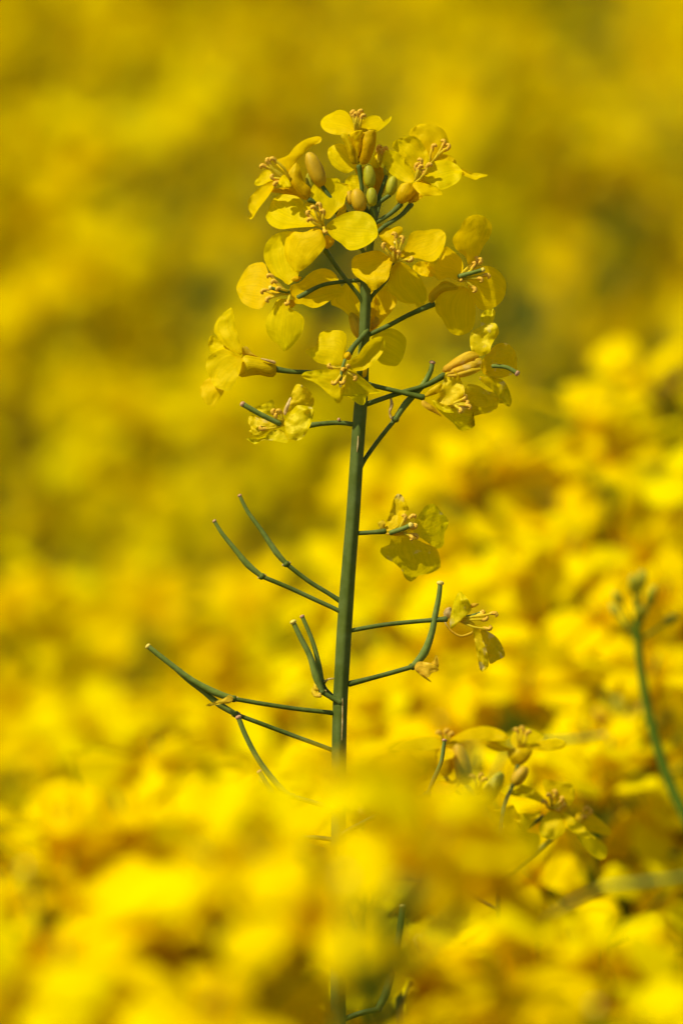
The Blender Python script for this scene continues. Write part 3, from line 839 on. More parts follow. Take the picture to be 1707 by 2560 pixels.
pod([(625, 2520), (700, 2532), (780, 2540), (845, 2545)], [(625, 2520), (598, 2505), (580, 2480), (574, 2450), (579, 2425)], 9, 3, 'stigma', 7,
    [dict(p=[(615, 2525, 6), (595, 2522, 8), (578, 2535, 8), (560, 2545, 6)], w=5)], tipr=3)
pod([(870, 2385), (862, 2410), (850, 2440)], [(870, 2385), (886, 2345), (878, 2300), (866, 2270)], 7, 5, 'stigma', 6, None, z=-20)
pod([(742, 2095), (790, 2094), (846, 2102)], [(742, 2095), (715, 2085), (690, 2060), (676, 2030)], 7, 5, 'stigma', 6, None, z=-6)
pod([(738, 2178), (780, 2181), (846, 2190)], [(738, 2178), (705, 2160), (680, 2130)], 7, 5, 'stigma', 6, None, z=-6)
# a small fallen petal speck on the pedicel
mb = MB()
ellipsoid(mb, px(847, 1049, 4), (0.3, 0, 1), 9 * S, 4 * S, 'stigma_brown', 8, 5, 0)
part("petal_scar", mb, plant)
# lower stem leaves (below the picture, holding the stem)
def leaf_mesh(name, length, width, droop, seed):
    rnd = random.Random(seed)
    mb = MB()
    nu, nv = 12, 7
    v, f, uv = [], [], []
    for i in range(nu):
        s = i / (nu - 1)
        w = width * (math.sin(math.pi * min(1, s * 0.92 + 0.06)) ** 0.7) * (1 + 0.12 * math.sin(s * 23 + seed))
        c = Vector((length * s, 0, length * (0.55 * s - droop * s * s)))
        for j in range(nv):
            t = j / (nv - 1) * 2 - 1
            v.append(c + Vector((0, w * 0.5 * t, abs(t) * w * 0.12 + 0.006 * math.sin(s * 14 + t * 4 + seed))))
            uv.append((s, (t + 1) / 2))
    for i in range(nu - 1):
        for j in range(nv - 1):
            a = i * nv + j
            f.append([a, a + 1, a + 1 + nv, a + nv])
    mb.add(v, f, uv, 'leaf')
    return mb
LEAVES = [leaf_mesh("leaf", 0.13 + 0.03 * k, 0.035 + 0.01 * k, 0.55 + 0.2 * (k % 2), k) for k in range(4)]
LEAF_ME = [m.mesh("leaf") for m in LEAVES]
for k in range(5):
    h = 0.35 + 0.15 * k
    q = pts[16].lerp(ROOT, 1 - h / pts[16].z) - ROOT
    link("leaf", LEAF_ME[k % 4], plant, Matrix.Translation(q) @ Matrix.Rotation(k * 2.4, 4, 'Z'))


# ------------------------------------------------------------------ two plants just behind the focus
def begin_plant(x, y, z, label, stem_px, r):
    """new plant whose parts are given in photo pixels like the tall stem's; z: pixels nearer to the lens"""
    global plant, ROOT
    b = px(x, y, z)
    ROOT = Vector((b.x + 0.01, b.y, 0.0))
    plant = link("rapeseed_plant", None)
    plant.location = ROOT
    tag(plant, label, "plant")
    P = [px(*q) for q in stem_px] + [b, b.lerp(ROOT, 0.02), b.lerp(ROOT, 0.06), b.lerp(ROOT, 0.14), b.lerp(ROOT, 0.28), b.lerp(ROOT, 0.55), ROOT]
    mb = MB()
    tube(mb, P, [r * S * (0.6 + 0.4 * min(1, i / 3)) for i in range(len(P) - 2)] + [r * 1.6 * S, r * 2.4 * S], 'stem', 10, 5)
    part("stem", mb, plant)

Z = -620
begin_plant(1262, 2560, Z, "slightly soft rapeseed plant with brown buds and open flowers beside the tall stem's pods",
            [(1246, 2110, Z - 40), (1250, 2150, Z - 60), (1256, 2250, Z - 60), (1260, 2400, Z - 60)], 8)
flower(31, [(1118, 1958, Z), (1150, 2000, Z), (1200, 2040, Z), (1246, 2110, Z - 40)], 5, 1118, 1872, Z + 10, 0.0, 1.0, 0, [
    [(1116, 1868), (1085, 1856), (1040, 1862), (994, 1880), (987, 1892), (1036, 1892), (1086, 1892), (1118, 1880)],
    [(1118, 1872), (1150, 1850), (1180, 1836), (1224, 1829), (1266, 1842), (1281, 1861), (1235, 1866), (1174, 1870), (1130, 1880)],
    ([(1115, 1880), (1095, 1900), (1110, 1915), (1140, 1905), (1135, 1882)], dict(z=Z + 30)),
], [(sep3([1116, 1960, 1102, 1945, 1094, 1888, 1132, 1884, 1142, 1930, 1130, 1955]), dict(z=Z + 16, bulge=18))], [(1105, 1846), (1120, 1842), (1132, 1848)], (1118, 1872))
flower(32, [(1305, 1930, Z), (1290, 1980, Z), (1265, 2040, Z), (1247, 2120, Z - 40)], 5, 1312, 1880, Z - 30, 0.0, 0.8, 0, [
    [(1300, 1890), (1287, 1870), (1289, 1850), (1312, 1832), (1343, 1838), (1373, 1857), (1350, 1880), (1323, 1892)],
    [(1330, 1884), (1362, 1868), (1400, 1862), (1428, 1868), (1420, 1885), (1365, 1894)],
    [(1300, 1888), (1260, 1876), (1230, 1868), (1225, 1884), (1260, 1898)],
], [(sep3([1306, 1932, 1290, 1925, 1281, 1890, 1343, 1888, 1322, 1926]), dict(z=Z - 14, bulge=16, m='sepal'))], [(1303, 1840), (1318, 1836), (1330, 1845)], (1312, 1882))
flower(33, [(1200, 2000, Z + 40), (1215, 2030, Z + 20), (1246, 2112, Z - 40)], 5, 1185, 2005, Z + 40, 0.25, 0.8, 3, [
    [(1213, 1980), (1214, 2010), (1195, 2040), (1172, 2054), (1147, 2045), (1140, 2015), (1172, 2004), (1203, 1984)],
    [(1160, 1985), (1151, 1940), (1144, 1968), (1113, 1986), (1098, 1968), (1090, 2000), (1130, 2012)],
    ([(1190, 2000), (1150, 2020), (1160, 2060), (1200, 2060), (1215, 2030)], dict(z=Z + 20)),
], [], [(1190, 1958), (1206, 1955), (1216, 1965)], (1200, 1995))
flower(34, [(1370, 2060, Z), (1330, 2090, Z), (1290, 2120, Z), (1250, 2160, Z - 50)], 5, 1392, 2030, Z + 60, 0.25, 0.7, 4, [
    ([(1380, 2022), (1343, 1988), (1297, 1976), (1258, 1995), (1285, 2005), (1327, 2012), (1366, 2024)], dict(ky=0.9)),
    ([(1388, 2020), (1366, 1968), (1404, 1968), (1440, 1974), (1448, 2007), (1435, 2030), (1404, 2037)], dict(ky=-0.1)),
    [(1392, 2037), (1362, 2068), (1360, 2106), (1389, 2116), (1415, 2104), (1427, 2079), (1410, 2046)],
    ([(1360, 2040), (1343, 2049), (1285, 2053), (1301, 2076), (1320, 2102), (1340, 2076), (1368, 2050)], dict(ky=0.4)),
    ([(1412, 2045), (1440, 2056), (1500, 2112), (1454, 2104), (1420, 2080)], dict(ky=0.8)),
], [], [(1400, 1998), (1416, 2016), (1385, 2004), (1372, 2020), (1406, 2040), (1420, 2030)], (1390, 2034))
flower(35, [(1275, 2060, Z + 30), (1262, 2090, Z + 10), (1248, 2130, Z - 50)], 5, 1270, 2095, Z + 50, 0.0, -0.2, 3, [
    [(1255, 2050), (1222, 2045), (1216, 2090), (1228, 2130), (1266, 2164), (1327, 2162), (1356, 2137), (1358, 2106), (1324, 2098), (1304, 2053), (1289, 2024)],
    [(1235, 2050), (1214, 2040), (1192, 2048), (1196, 2110), (1212, 2120), (1232, 2080)],
], [], [(1258, 2118), (1276, 2122), (1256, 2136)], (1262, 2085))
flower(36, [(1435, 2070, Z - 40), (1400, 2110, Z - 20), (1330, 2170, Z), (1256, 2230, Z)], 7, 1470, 2070, Z - 40, -0.2, -0.1, 3, [
    [(1450, 2060), (1470, 2048), (1500, 2055), (1545, 2098), (1534, 2110), (1480, 2096), (1452, 2080)],
    [(1455, 2085), (1462, 2120), (1500, 2165), (1528, 2170), (1534, 2140), (1500, 2110)],
], [], [(1480, 2040), (1492, 2050), (1474, 2062)], (1462, 2070))
flower(37, [(1012, 2212, Z), (1060, 2225, Z), (1150, 2240, Z), (1256, 2300, Z)], 6, 990, 2180, Z, 0.1, 0.4, 3, [
    [(985, 2180), (962, 2150), (930, 2180), (918, 2225), (935, 2228), (965, 2200)],
    [(990, 2175), (985, 2130), (1010, 2110), (1030, 2130), (1025, 2170)],
], [(sep3([1014, 2224, 985, 2222, 962, 2212, 985, 2165, 1010, 2178, 1032, 2212]), dict(z=Z + 14, bulge=18, m='sepal_orange'))])
for tip_, base_, w_, m_, z_ in (((1148, 1872), (1174, 1982), 23, 'bud_amber', Z + 20), ((1326, 1932), (1292, 1980), 18, 'bud_amber', Z + 10), ((1264, 1946), (1214, 2030), 21, 'bud', Z + 30)):
    bud(tip_, base_, w_, m_, [base_, ((base_[0] + 1236) / 2, (base_[1] + 2060) / 2 + 8), (1246, 2112)], z_)
pod([(1330, 1912), (1290, 1960), (1244, 2080)], [(1330, 1912), (1420, 1908), (1500, 1902), (1570, 1890)], 8, 6, 'stigma', 6, None, z=Z - 1800)
pod([(1440, 2120), (1360, 2160), (1254, 2240)], [(1440, 2120), (1520, 2112), (1610, 2100), (1690, 2078)], 9, 7, 'stigma', 6, None, z=Z + 3200)

Z = -950
begin_plant(1010, 2700, Z, "rapeseed plant with a few pale open flowers low behind the tall stem's base",
            [(985, 2420, Z - 20), (995, 2480, Z - 20), (1005, 2560, Z)], 13)
flower(41, [(970, 2425, Z), (985, 2450, Z - 10), (996, 2490, Z - 20)], 7, 965, 2415, Z + 30, 0.0, 0.3, 4, [
    [(965, 2405), (925, 2370), (914, 2330), (930, 2298), (957, 2285), (972, 2330), (985, 2380), (980, 2402)],
    [(955, 2412), (900, 2418), (878, 2398), (905, 2386), (950, 2398)],
    [(970, 2420), (930, 2440), (918, 2480), (925, 2520), (960, 2542), (1000, 2530), (1022, 2480), (1000, 2435)],
    [(978, 2410), (1000, 2350), (1020, 2345), (1030, 2390), (1010, 2420)],
], [], [(955, 2395), (975, 2390), (985, 2402)], (968, 2416))
flower(42, [(1040, 2500, Z - 60), (1020, 2540, Z - 40), (1008, 2580, Z)], 7, 1060, 2490, Z - 40, 0.0, 0.5, 4, [
    [(1050, 2490), (1080, 2440), (1130, 2450), (1140, 2490), (1090, 2505)],
    [(1050, 2495), (1020, 2540), (1040, 2590), (1090, 2580), (1090, 2520)],
    [(1045, 2488), (1010, 2460), (1030, 2430), (1070, 2440), (1065, 2475)],
], [], [(1058, 2465), (1070, 2472)], (1055, 2492))

# ------------------------------------------------------------------ the rest of the crop
def gen_petal(seed, open_, wilt=0.0):
    """one petal of a bloom that faces +Z; claw first, then the rounded limb"""
    rnd = random.Random(seed)
    nu, nv = 9, 7
    v, f, uv = [], [], []
    Lc, Ll, W = 0.0062, 0.0115 * rnd.uniform(0.9, 1.1), 0.0105 * rnd.uniform(0.88, 1.1)
    bend = rnd.uniform(0.2, 0.75)
    asym = rnd.uniform(-0.15, 0.15)
    ph = rnd.uniform(0, 9)
    for i in range(nu):
        s = i / (nu - 1)
        if s < 0.3:
            u = s / 0.3
            c = Vector((0.0012 + 0.0016 * u, 0, Lc * u))
            w = 0.0016 + 0.0022 * u * u
            tilt = 0
        else:
            u = (s - 0.3) / 0.7
            a = open_ - bend * u
            c = Vector((0.0028 + Ll * u * math.cos(a * 0.9), 0, Lc + Ll * (u * math.sin(open_) - bend * u * u * 0.45)))
            w = 0.0038 + (W - 0.0038) * math.sin(min(1.0, u * 1.45) * math.pi / 2) if u < 0.69 else W * math.sqrt(max(0.0, 1 - ((u - 0.69) / 0.33) ** 2)) 
        for j in range(nv):
            t = j / (nv - 1) * 2 - 1
            z = (0.0010 * (1 - t * t) - 0.0008 + 0.0016 * wilt * math.sin(5 * t + ph)) * s + 0.0011 * math.sin(3.1 * t + ph + 4 * s) * s * s
            v.append(c + Vector((0, w * 0.5 * t + asym * w * 0.3 * s, z)))
            uv.append((0.1 + 0.9 * s, (t + 1) / 2))
    for i in range(nu - 1):
        for j in range(nv - 1):
            a = i * nv + j
            f.append([a, a + 1, a + 1 + nv, a + nv])
    mb = MB()
    mb.add(v, f, uv, 'petal_field')
    return mb

PED = 0.019
def gen_flower(seed):
    """returns the core (pedicel, sepals, stamens, pistil) and four petals, origin at the calyx base"""
    rnd = random.Random(seed)
    core = MB()
    tube(core, [(0, 0, 0.0), (0.0004, 0, -PED * 0.5), (0, 0, -PED)], [0.0006, 0.00055, 0.0007], 'green_field', 6, 2)
    op = rnd.uniform(0.1, 0.7)
    pet = []
    for k in range(4):
        p = gen_petal(seed * 17 + k, op + rnd.uniform(-0.2, 0.2), rnd.random() * 0.8)
        q = MB()
        q.join(p, Matrix.Rotation(k * math.pi / 2 + rnd.uniform(-0.2, 0.2), 4, 'Z'))
        pet.append(q)
    for k in range(4):
        a = k * math.pi / 2 + 0.78
        d = Vector((math.cos(a), math.sin(a), 0))
        ellipsoid(core, d * 0.0019 + Vector((0, 0, 0.0033)), d * 0.28 + Vector((0, 0, 1)), 0.0074, 0.0011, 'sepal_field', 6, 5)
    for k in range(6):
        a = k * math.pi / 3 + rnd.uniform(-0.2, 0.2)
        d = Vector((math.cos(a), math.sin(a), 0))
        top = d * 0.0026 + Vector((0, 0, 0.0095 + 0.001 * (k % 2)))
        tube(core, [d * 0.0008, d * 0.0016 + Vector((0, 0, 0.005)), top], [0.00018] * 3, 'sepal_field', 4, 1)
        ellipsoid(core, top, d + Vector((0, 0, 0.6)), 0.0016, 0.0004, 'sepal_field', 5, 4, 0)
    tube(core, [(0, 0, 0.0005), (0, 0, 0.0095)], [0.0005, 0.0004], 'green_field', 5, 1)
    return core, pet

NF = 8
FLOWERS = [gen_flower(100 + k) for k in range(NF)]
CORE_ME, PETAL_ME, FULL_ME, FULL_MB = [], [], [], []
for core, pet in FLOWERS:
    CORE_ME.append(core.mesh("flower"))
    PETAL_ME.append([p.mesh("petal") for p in pet])
    full = MB()
    full.join(core)
    for p in pet:
        full.join(p)
    FULL_MB.append(full)
    FULL_ME.append(full.mesh("flower"))

def gen_pod(seed):
    rnd = random.Random(seed)
    mb = MB()
    a = rnd.uniform(0.0, 0.4)
    tube(mb, [(0, 0, 0), (0.010, 0, 0.003 + a * 0.004), (0.020, 0, 0.007 + a * 0.01)], [0.0007, 0.0005, 0.0006], 'green_field', 6, 3)
    l_ = rnd.uniform(0.012, 0.03)
    tube(mb, [(0.020, 0, 0.007 + a * 0.01), (0.020 + l_ * 0.45, 0, 0.007 + a * 0.01 + l_ * 0.35), (0.020 + l_ * 0.65, 0, 0.007 + a * 0.01 + l_ * 0.95)], [0.0008, 0.0009, 0.0006], 'green_field', 6, 3)
    ellipsoid(mb, (0.020 + l_ * 0.65, 0, 0.007 + a * 0.01 + l_ * 0.97), (0.2, 0, 1), 0.0011, 0.0008, 'stigma', 5, 4, 0)
    return mb
POD_MB = [gen_pod(k) for k in range(4)]
POD_ME = [m.mesh("pod") for m in POD_MB]

def gen_bud(m):
    mb = MB()
    tube(mb, [(0, 0, -0.010), (0, 0, 0)], [0.0005, 0.0005], 'green_field', 5, 1)
    ellipsoid(mb, (0, 0, 0.0026), (0, 0, 1), 0.0058, 0.0016, m, 8, 6)
    return mb
BUD_MB = [gen_bud('bud'), gen_bud('bud_amber')]
BUD_ME = [m.mesh("bud") for m in BUD_MB]

def frame(pos, d, spin):
    q = Vector((0, 0, 1)).rotation_difference(Vector(d).normalized()).to_matrix().to_4x4()
    return Matrix.Translation(pos) @ q @ Matrix.Rotation(spin, 4, 'Z')

def raceme(items, base, d, length, rnd, nfl, npods, flen, nbud, stem):
    """flowers, buds and pods along one flowering axis; base -> base + d*length"""
    d = d.normalized()
    side = d.cross(Vector((0.3, 0.9, 0.1))).normalized()
    oth = d.cross(side)
    curve = rnd.uniform(-0.06, 0.06)
    def ax(h):
        return base + d * h + side * curve * (h / length) ** 2 * length
    tube(stem, [ax(0), ax(length * 0.5), ax(length)], [0.0017, 0.0014, 0.0007], 'green_field', 7, 4)
    g = rnd.uniform(0, 6)
    for k in range(nfl):
        t = k / max(1, nfl - 1) if flen > 0.012 else 0.45 + 0.55 * k / max(1, nfl - 1)
        g += 2.4 + rnd.uniform(-0.25, 0.25)
        el = R(18) + R(58) * t ** 1.3 + rnd.uniform(-0.15, 0.15)
        o = side * math.cos(g) + oth * math.sin(g)
        dr = (o * math.cos(el) + d * math.sin(el)).normalized()
        node = ax(length - flen * (1 - t) - 0.004)
        face = (dr + o * 0.15 + Vector((rnd.uniform(-0.3, 0.3), rnd.uniform(-0.3, 0.3), rnd.uniform(-0.1, 0.35)))).normalized()
        items.append(('flower', rnd.randrange(NF), frame(node + face * PED, face, rnd.uniform(0, 6)) @ Matrix.Scale(rnd.uniform(0.9, 1.18), 4)))
    for k in range(nbud):
        a = k * 2.4
        el = R(45 + 45 * k / max(1, nbud))
        o = side * math.cos(a) + oth * math.sin(a)
        dr = o * math.cos(el) + d * math.sin(el)
        items.append(('bud', int(rnd.random() < 0.4), frame(ax(length) + dr * 0.009, dr, 0) @ Matrix.Scale(rnd.uniform(0.7, 1.15), 4)))
    for k in range(npods):
        a = k * 2.4 + g
        h = length - flen - 0.006 - (length - flen - 0.015) * k / max(1, npods)
        m = Matrix.Translation(ax(h)) @ Vector((0, 0, 1)).rotation_difference(d).to_matrix().to_4x4() @ Matrix.Rotation(a, 4, 'Z') @ Matrix.Scale(rnd.uniform(0.8, 1.15), 4)
        items.append(('pod', rnd.randrange(4), m))

def recipe(seed, H=1.25, nfl=22, branches=2, nbud=10, nleaf=6, flen=None, npod=None):
    """a whole plant with its top at height H above its own base"""
    rnd = random.Random(seed)
    stem, items = MB(), []
    length = rnd.uniform(0.14, 0.20)
    lean = Vector((rnd.uniform(-0.05, 0.05), rnd.uniform(-0.05, 0.05), 1)).normalized()
    top = Vector((0, 0, H))
    base = top - lean * length
    tube(stem, [Vector((base.x + 0.03, base.y + 0.02, 0)), Vector((base.x + 0.02, base.y, H * 0.4)), base - Vector((0, 0, 0.15)), base], [0.0045, 0.0038, 0.0022, 0.0018], 'green_field', 7, 4)
    raceme(items, base, lean, length, rnd, nfl, npod or rnd.randint(10, 15), flen or rnd.uniform(0.04, 0.06), nbud, stem)
    for b in range(branches):
        a = rnd.uniform(0, 6.28)
        o = Vector((math.cos(a), math.sin(a), 0))
        st = base - Vector((0, 0, rnd.uniform(0.08, 0.2)))
        e = st + o * rnd.uniform(0.035, 0.06) + Vector((0, 0, rnd.uniform(0.08, 0.16)))
        tube(stem, [st, st.lerp(e, 0.5) + o * 0.012, e], [0.0013, 0.0012, 0.0011], 'green_field', 6, 4)
        raceme(items, e, (o * 0.25 + Vector((0, 0, 1))), rnd.uniform(0.07, 0.10), rnd, int(nfl * 0.7), 6, 0.035, 6, stem)
    for k in range(nleaf):
        h = H * (0.32 + 0.46 * k / max(1, nleaf - 1))
        items.append(('leaf', k % 4, Matrix.Translation((base.x + 0.012 * (1 - k / nleaf), base.y, h)) @ Matrix.Rotation(rnd.uniform(0, 6), 4, 'Z') @ Matrix.Scale(1 - 0.5 * k / nleaf, 4)))
    return stem, items

RECIPES = [recipe(300 + k, nfl=12 + 2 * (k % 3), branches=1 + k % 2) for k in range(10)]
STEM_ME = [r[0].mesh("stem") for r in RECIPES]

def place(rec, top, spin, scale, label, group, detail=False, name="rapeseed_plant", tilt=(0, 0)):
    stem, items = rec if isinstance(rec, tuple) else RECIPES[rec]
    sme = STEM_ME[rec] if not isinstance(rec, tuple) else stem.mesh("stem")
    r = link(name, None)
    H = 1.25 * scale
    r.matrix_world = Matrix.Translation((top.x, top.y, 0)) @ Matrix.Rotation(spin, 4, 'Z') @ Matrix.Diagonal((scale, scale, top.z / 1.25, 1))
    tag(r, label, "plant", group)
    link("stem", sme, r)
    zs = scale / (top.z / 1.25)
    for kind, i, m in items:
        # keep blooms at their true shape while the stem stretches to the plant's height
        p = m.translation
        mm = Matrix.Translation((p.x, p.y, 1.25 + (p.z - 1.25) * zs)) @ Matrix.Diagonal((1, 1, zs, 1)) @ m.to_3x3().to_4x4()
        if kind == 'flower':
            if detail:
                f = link("flower", CORE_ME[i], r, mm)
                for pm in PETAL_ME[i]:
                    link("petal", pm, f)
            else:
                link("flower", FULL_ME[i], r, mm)
        elif kind == 'bud':
            link("bud", BUD_ME[i], r, mm)
        elif kind == 'pod':
            link("pod", POD_ME[i], r, mm)
        elif kind == 'leaf':
            link("leaf", LEAF_ME[i], r, m)
    return r

rng = random.Random(21)
FRONT = "rapeseed plant in full yellow bloom standing in front of the tall podded stem"
BEHIND = "rapeseed plant in full yellow bloom in the dense field behind the tall podded stem"
CLUMP = "rapeseed plant in the bright blooming clump close behind the tall stem's seed pods"
G_C = "blooming plants of the clump close behind the tall stem"
G_F, G_B = "blooming plants in front of the tall stem", "blooming plants in the field behind the tall stem"

placed = []
def head(x, y, d, label, group, scale=None, rec=None, detail=False, name="rapeseed_plant"):
    """plant whose crown tip shows at photo pixel x, y at d metres"""
    t = at(x, y, d) - Vector((0, 0, 0.024))
    placed.append((t.x, t.y))
    return place(rng.randrange(10) if rec is None else rec, t, rng.uniform(0, 6.28), scale or rng.uniform(0.9, 1.12), label, group, detail, name)

# plants in front (blurred, reaching up into the lower part of the picture)
SINGLE = [recipe(720 + k, nfl=15, branches=0, nleaf=2, flen=0.045) for k in range(3)]
SPARSE = [recipe(700 + k, nfl=5, branches=0, nbud=4, nleaf=2, flen=0.006, npod=4) for k in range(3)]
for x, y, d in ((60, 2040, 1.74), (230, 1930, 1.80), (420, 1900, 1.76), (560, 1990, 1.74), (330, 2090, 1.74),
                (150, 2200, 1.70), (400, 2240, 1.70), (420, 2260, 1.70), (1200, 2380, 1.72), (1340, 2320, 1.76), (1540, 2390, 1.74),
                (40, 2360, 1.64), (280, 2380, 1.66), (390, 2450, 1.64), (1240, 2460, 1.66), (1430, 2360, 1.74), (1670, 2470, 1.70)):
    head(x, y, d, FRONT, G_F, rec=SINGLE[x % 3] if 330 < x < 1350 else None)
for k, (x, y, d) in enumerate(((800, 1960, 1.66), (930, 2030, 1.62), (690, 2170, 1.68))):
    head(x, y, d, "loose rapeseed plant with few yellow flowers in front of the tall podded stem", "loose plants in front of the tall stem", rec=SPARSE[k % 3])

rng = random.Random(31)
# a nearer clump behind, then looser rows further back
for x, y, d in ((1600, 850, 2.46), (1480, 1010, 2.40), (1730, 1090, 2.34), (1280, 1120, 2.42), (1060, 1160, 2.54), (1420, 1320, 2.32),
                (1640, 1400, 2.28), (1180, 1400, 2.40), (1560, 1640, 2.24), (1300, 1600, 2.30), (1010, 1640, 2.36), (1460, 1840, 2.22), (960, 1900, 2.26)):
    head(x, y, d, CLUMP, G_C)
for x, y, d in ((90, 1400, 2.66), (400, 1720, 2.60), (640, 1700, 2.56), (700, 1850, 2.46), (650, 1480, 2.74), (90, 270, 3.3), (180, 330, 3.2)):
    head(x, y, d, BEHIND, G_B)
SEED = 6
thin = random.Random(2)
GAPS = ((290, 1760, 190, 180), (60, 1960, 120, 130), (520, 1330, 170, 130), (640, 1120, 130, 110), (60, 920, 110, 80), (520, 850, 130, 110), (570, 1160, 130, 130), (270, 1700, 170, 100), (780, 200, 110, 100), (1420, 300, 120, 110), (300, 450, 130, 100),
        (1290, 960, 150, 110), (1080, 900, 120, 90), (40, 1950, 90, 120), (1300, 560, 120, 80), (560, 480, 100, 80), (480, 1260, 120, 100), (1650, 300, 90, 80), (1000, 80, 120, 70))
rng = random.Random(SEED)
y0 = 2.58
while y0 < 4.6:
    w = 0.0685 * y0 / 2 + 0.04
    n = max(3, round(2 * w / 0.115))
    for i in range(n + 1):
        x = -w + 2 * w * i / n + rng.uniform(-0.03, 0.03)
        yy = y0 + rng.uniform(-0.05, 0.05)
        h = 1.15 + rng.gauss(0, 0.04)
        q = Vector((x, yy, h)) - CAM
        dd = q.dot(FW)
        qx, qy = 853.5 + q.dot(RT) / S * DIST / dd, 1280 - q.dot(UP) / S * DIST / dd
        if any(((qx - a) / c) ** 2 + ((qy - b) / e) ** 2 < 1.0 for a, b, c, e in GAPS):
            continue
        if qx < 780 and qy > 1250 and thin.random() < 0.75:
            continue                          # the crop stands thinner left of the stem
        placed.append((x, yy))
        place(rng.randrange(10), Vector((x, yy, h)), rng.uniform(0, 6.28), rng.uniform(0.9, 1.12), BEHIND, G_B)
    y0 += 0.17

# young plant with a tight green bud head and bare curving stem
def young_plant():
    r = link("rapeseed_plant", None)
    b = at(1770, 2200, 2.15)
    r.location = (b.x + 0.02, b.y, 0)
    tag(r, "young rapeseed plant with a bare curving dark stem and a tuft of green buds", "plant")
    o = r.location
    mb = MB()
    P = [at(1592, 1560, 2.15), at(1598, 1650, 2.15), at(1622, 1790, 2.15), at(1670, 1950, 2.15), b] + [Vector((b.x + 0.003 + 0.017 * t, b.y, b.z * (1 - t))) for t in (0.03, 0.09, 0.2, 0.4, 0.7, 1.0)]
    tube(mb, [p - Vector(o) for p in P], [0.0008, 0.0009, 0.0010, 0.0011, 0.0012, 0.0013, 0.0014, 0.0016, 0.002, 0.003, 0.004], 'green_field', 9, 6)
    link("stem", mb.mesh("stem"), r)
    rnd = random.Random(4)
    for k in range(9):
        a, el = k * 2.4, R(35 + 55 * k / 9)
        d = Vector((math.cos(a) * math.cos(el), math.sin(a) * math.cos(el), math.sin(el)))
        link("bud", BUD_ME[0], r, frame(P[0] - Vector(o) + d * 0.007 + Vector((0, 0, -0.004 + 0.0006 * k)), d, 0) @ Matrix.Scale(rnd.uniform(0.6, 0.8), 4))
    for k in range(3):
        link("leaf", LEAF_ME[k], r, Matrix.Translation((0.0, 0, 0.4 + 0.2 * k)) @ Matrix.Rotation(k * 2.2, 4, 'Z'))
young_plant()

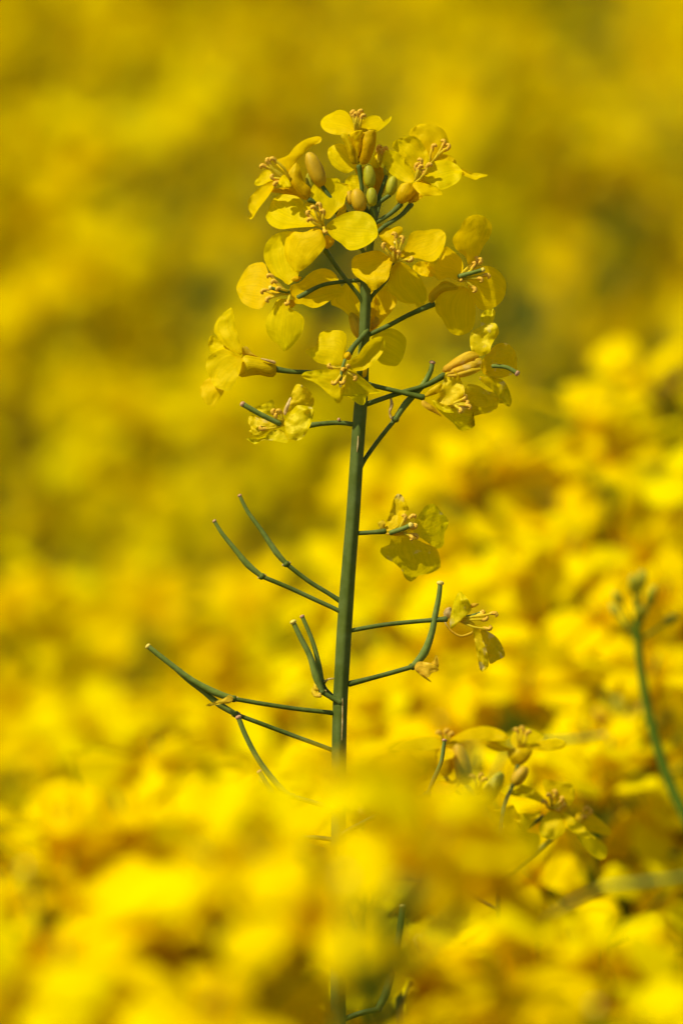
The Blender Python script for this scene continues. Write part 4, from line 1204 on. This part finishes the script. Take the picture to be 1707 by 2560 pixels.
# ------------------------------------------------------------------ the field on all sides, outside the picture
def build_field():
    rnd = random.Random(78)
    def coarse(seed):
        rr = random.Random(seed)
        st, items = recipe(900 + seed, nfl=16, branches=1, nbud=0, nleaf=3)
        mb = MB()
        b = Vector((0, 0, 1.25))
        tube(mb, [(0.02, 0.01, 0), (0.01, 0, 0.6), (0, 0, 1.1), (0, 0, 1.25)], [0.0045, 0.003, 0.002, 0.001], 'green_field', 4, 1)
        for kind, i, m in items:
            if kind == 'flower':
                for k in range(4):
                    a = Matrix.Rotation(k * math.pi / 2, 4, 'Z')
                    q = [(0.0015, 0, 0.0), (0.004, -0.003, 0.006), (0.004, 0.003, 0.006), (0.010, -0.0055, 0.009), (0.010, 0.0055, 0.009), (0.0145, 0, 0.0085)]
                    mb.add([m @ a @ Vector(p) for p in q], [[0, 1, 2], [1, 3, 4, 2], [3, 5, 4]], [(0.1, .5), (.3, .2), (.3, .8), (.7, .1), (.7, .9), (1, .5)], 'petal_field')
            elif kind == 'pod':
                d0 = m @ Vector((0, 0, 0)); d1 = m @ Vector((0.02, 0, 0.009)); d2 = m @ Vector((0.032, 0, 0.03))
                w = Vector((0, 0.0007, 0.0007))
                mb.add([d0 - w, d0 + w, d1 + w, d1 - w, d2 + w, d2 - w], [[0, 1, 2, 3], [3, 2, 4, 5]], None, 'green_field')
            elif kind == 'leaf':
                mb.join(LEAVES[i], m)
        return mb
    base = [coarse(k) for k in range(4)]
    mats = ['green_field', 'petal_field', 'leaf']
    BV = [np.array([tuple(p) for p in b.v], dtype=np.float32) for b in base]
    BU = [np.array(b.uv, dtype=np.float32) for b in base]
    BL = [np.array([i for q in b.f for i in q], dtype=np.int32) for b in base]
    BS = [np.array([len(q) for q in b.f], dtype=np.int32) for b in base]
    BM = [np.array([mats.index(b.mats[i]) for i in b.mi], dtype=np.int32) for b in base]
    V, U, Lp, Sz, Mi, off = [], [], [], [], [], 0
    y = 0.95
    while y < 7.0:
        x = -1.7
        while x < 1.7:
            X, Y = x + rnd.uniform(-0.04, 0.04), y + rnd.uniform(-0.04, 0.04)
            x += 0.085
            w = 0.0685 * Y / 2 + (0.10 if Y < 2.4 else 0.06)
            if abs(X) < w and Y < 4.65:
                continue                      # the plants in view are built one by one
            k = rnd.randrange(4)
            a, sc = rnd.uniform(0, 6.28), rnd.uniform(0.9, 1.1)
            c, s = math.cos(a) * sc, math.sin(a) * sc
            h = (1.16 + rnd.gauss(0, 0.035)) / 1.25
            v = BV[k]
            V.append(np.stack([v[:, 0] * c - v[:, 1] * s + X, v[:, 0] * s + v[:, 1] * c + Y, v[:, 2] * h], 1))
            U.append(BU[k]); Lp.append(BL[k] + off); Sz.append(BS[k]); Mi.append(BM[k])
            off += len(v)
        y += 0.085
    V, U, Lp, Sz, Mi = map(np.concatenate, (V, U, Lp, Sz, Mi))
    me = bpy.data.meshes.new("rapeseed_field")
    me.vertices.add(len(V)); me.vertices.foreach_set("co", V.ravel())
    me.loops.add(len(Lp)); me.loops.foreach_set("vertex_index", Lp)
    me.polygons.add(len(Sz))
    st = np.concatenate([[0], np.cumsum(Sz)[:-1]]).astype(np.int32)
    me.polygons.foreach_set("loop_start", st)
    me.polygons.foreach_set("material_index", Mi)
    ul = me.uv_layers.new(name="UVMap")
    ul.data.foreach_set("uv", U[Lp].ravel())
    for m in mats:
        me.materials.append(M[m])
    me.update(calc_edges=True)
    me.validate()
    o = link("rapeseed_field", me)
    tag(o, "continuous mass of yellow rapeseed bloom spreading around and beyond", "crop", kind="stuff")
build_field()
print("objects", len(bpy.data.objects))
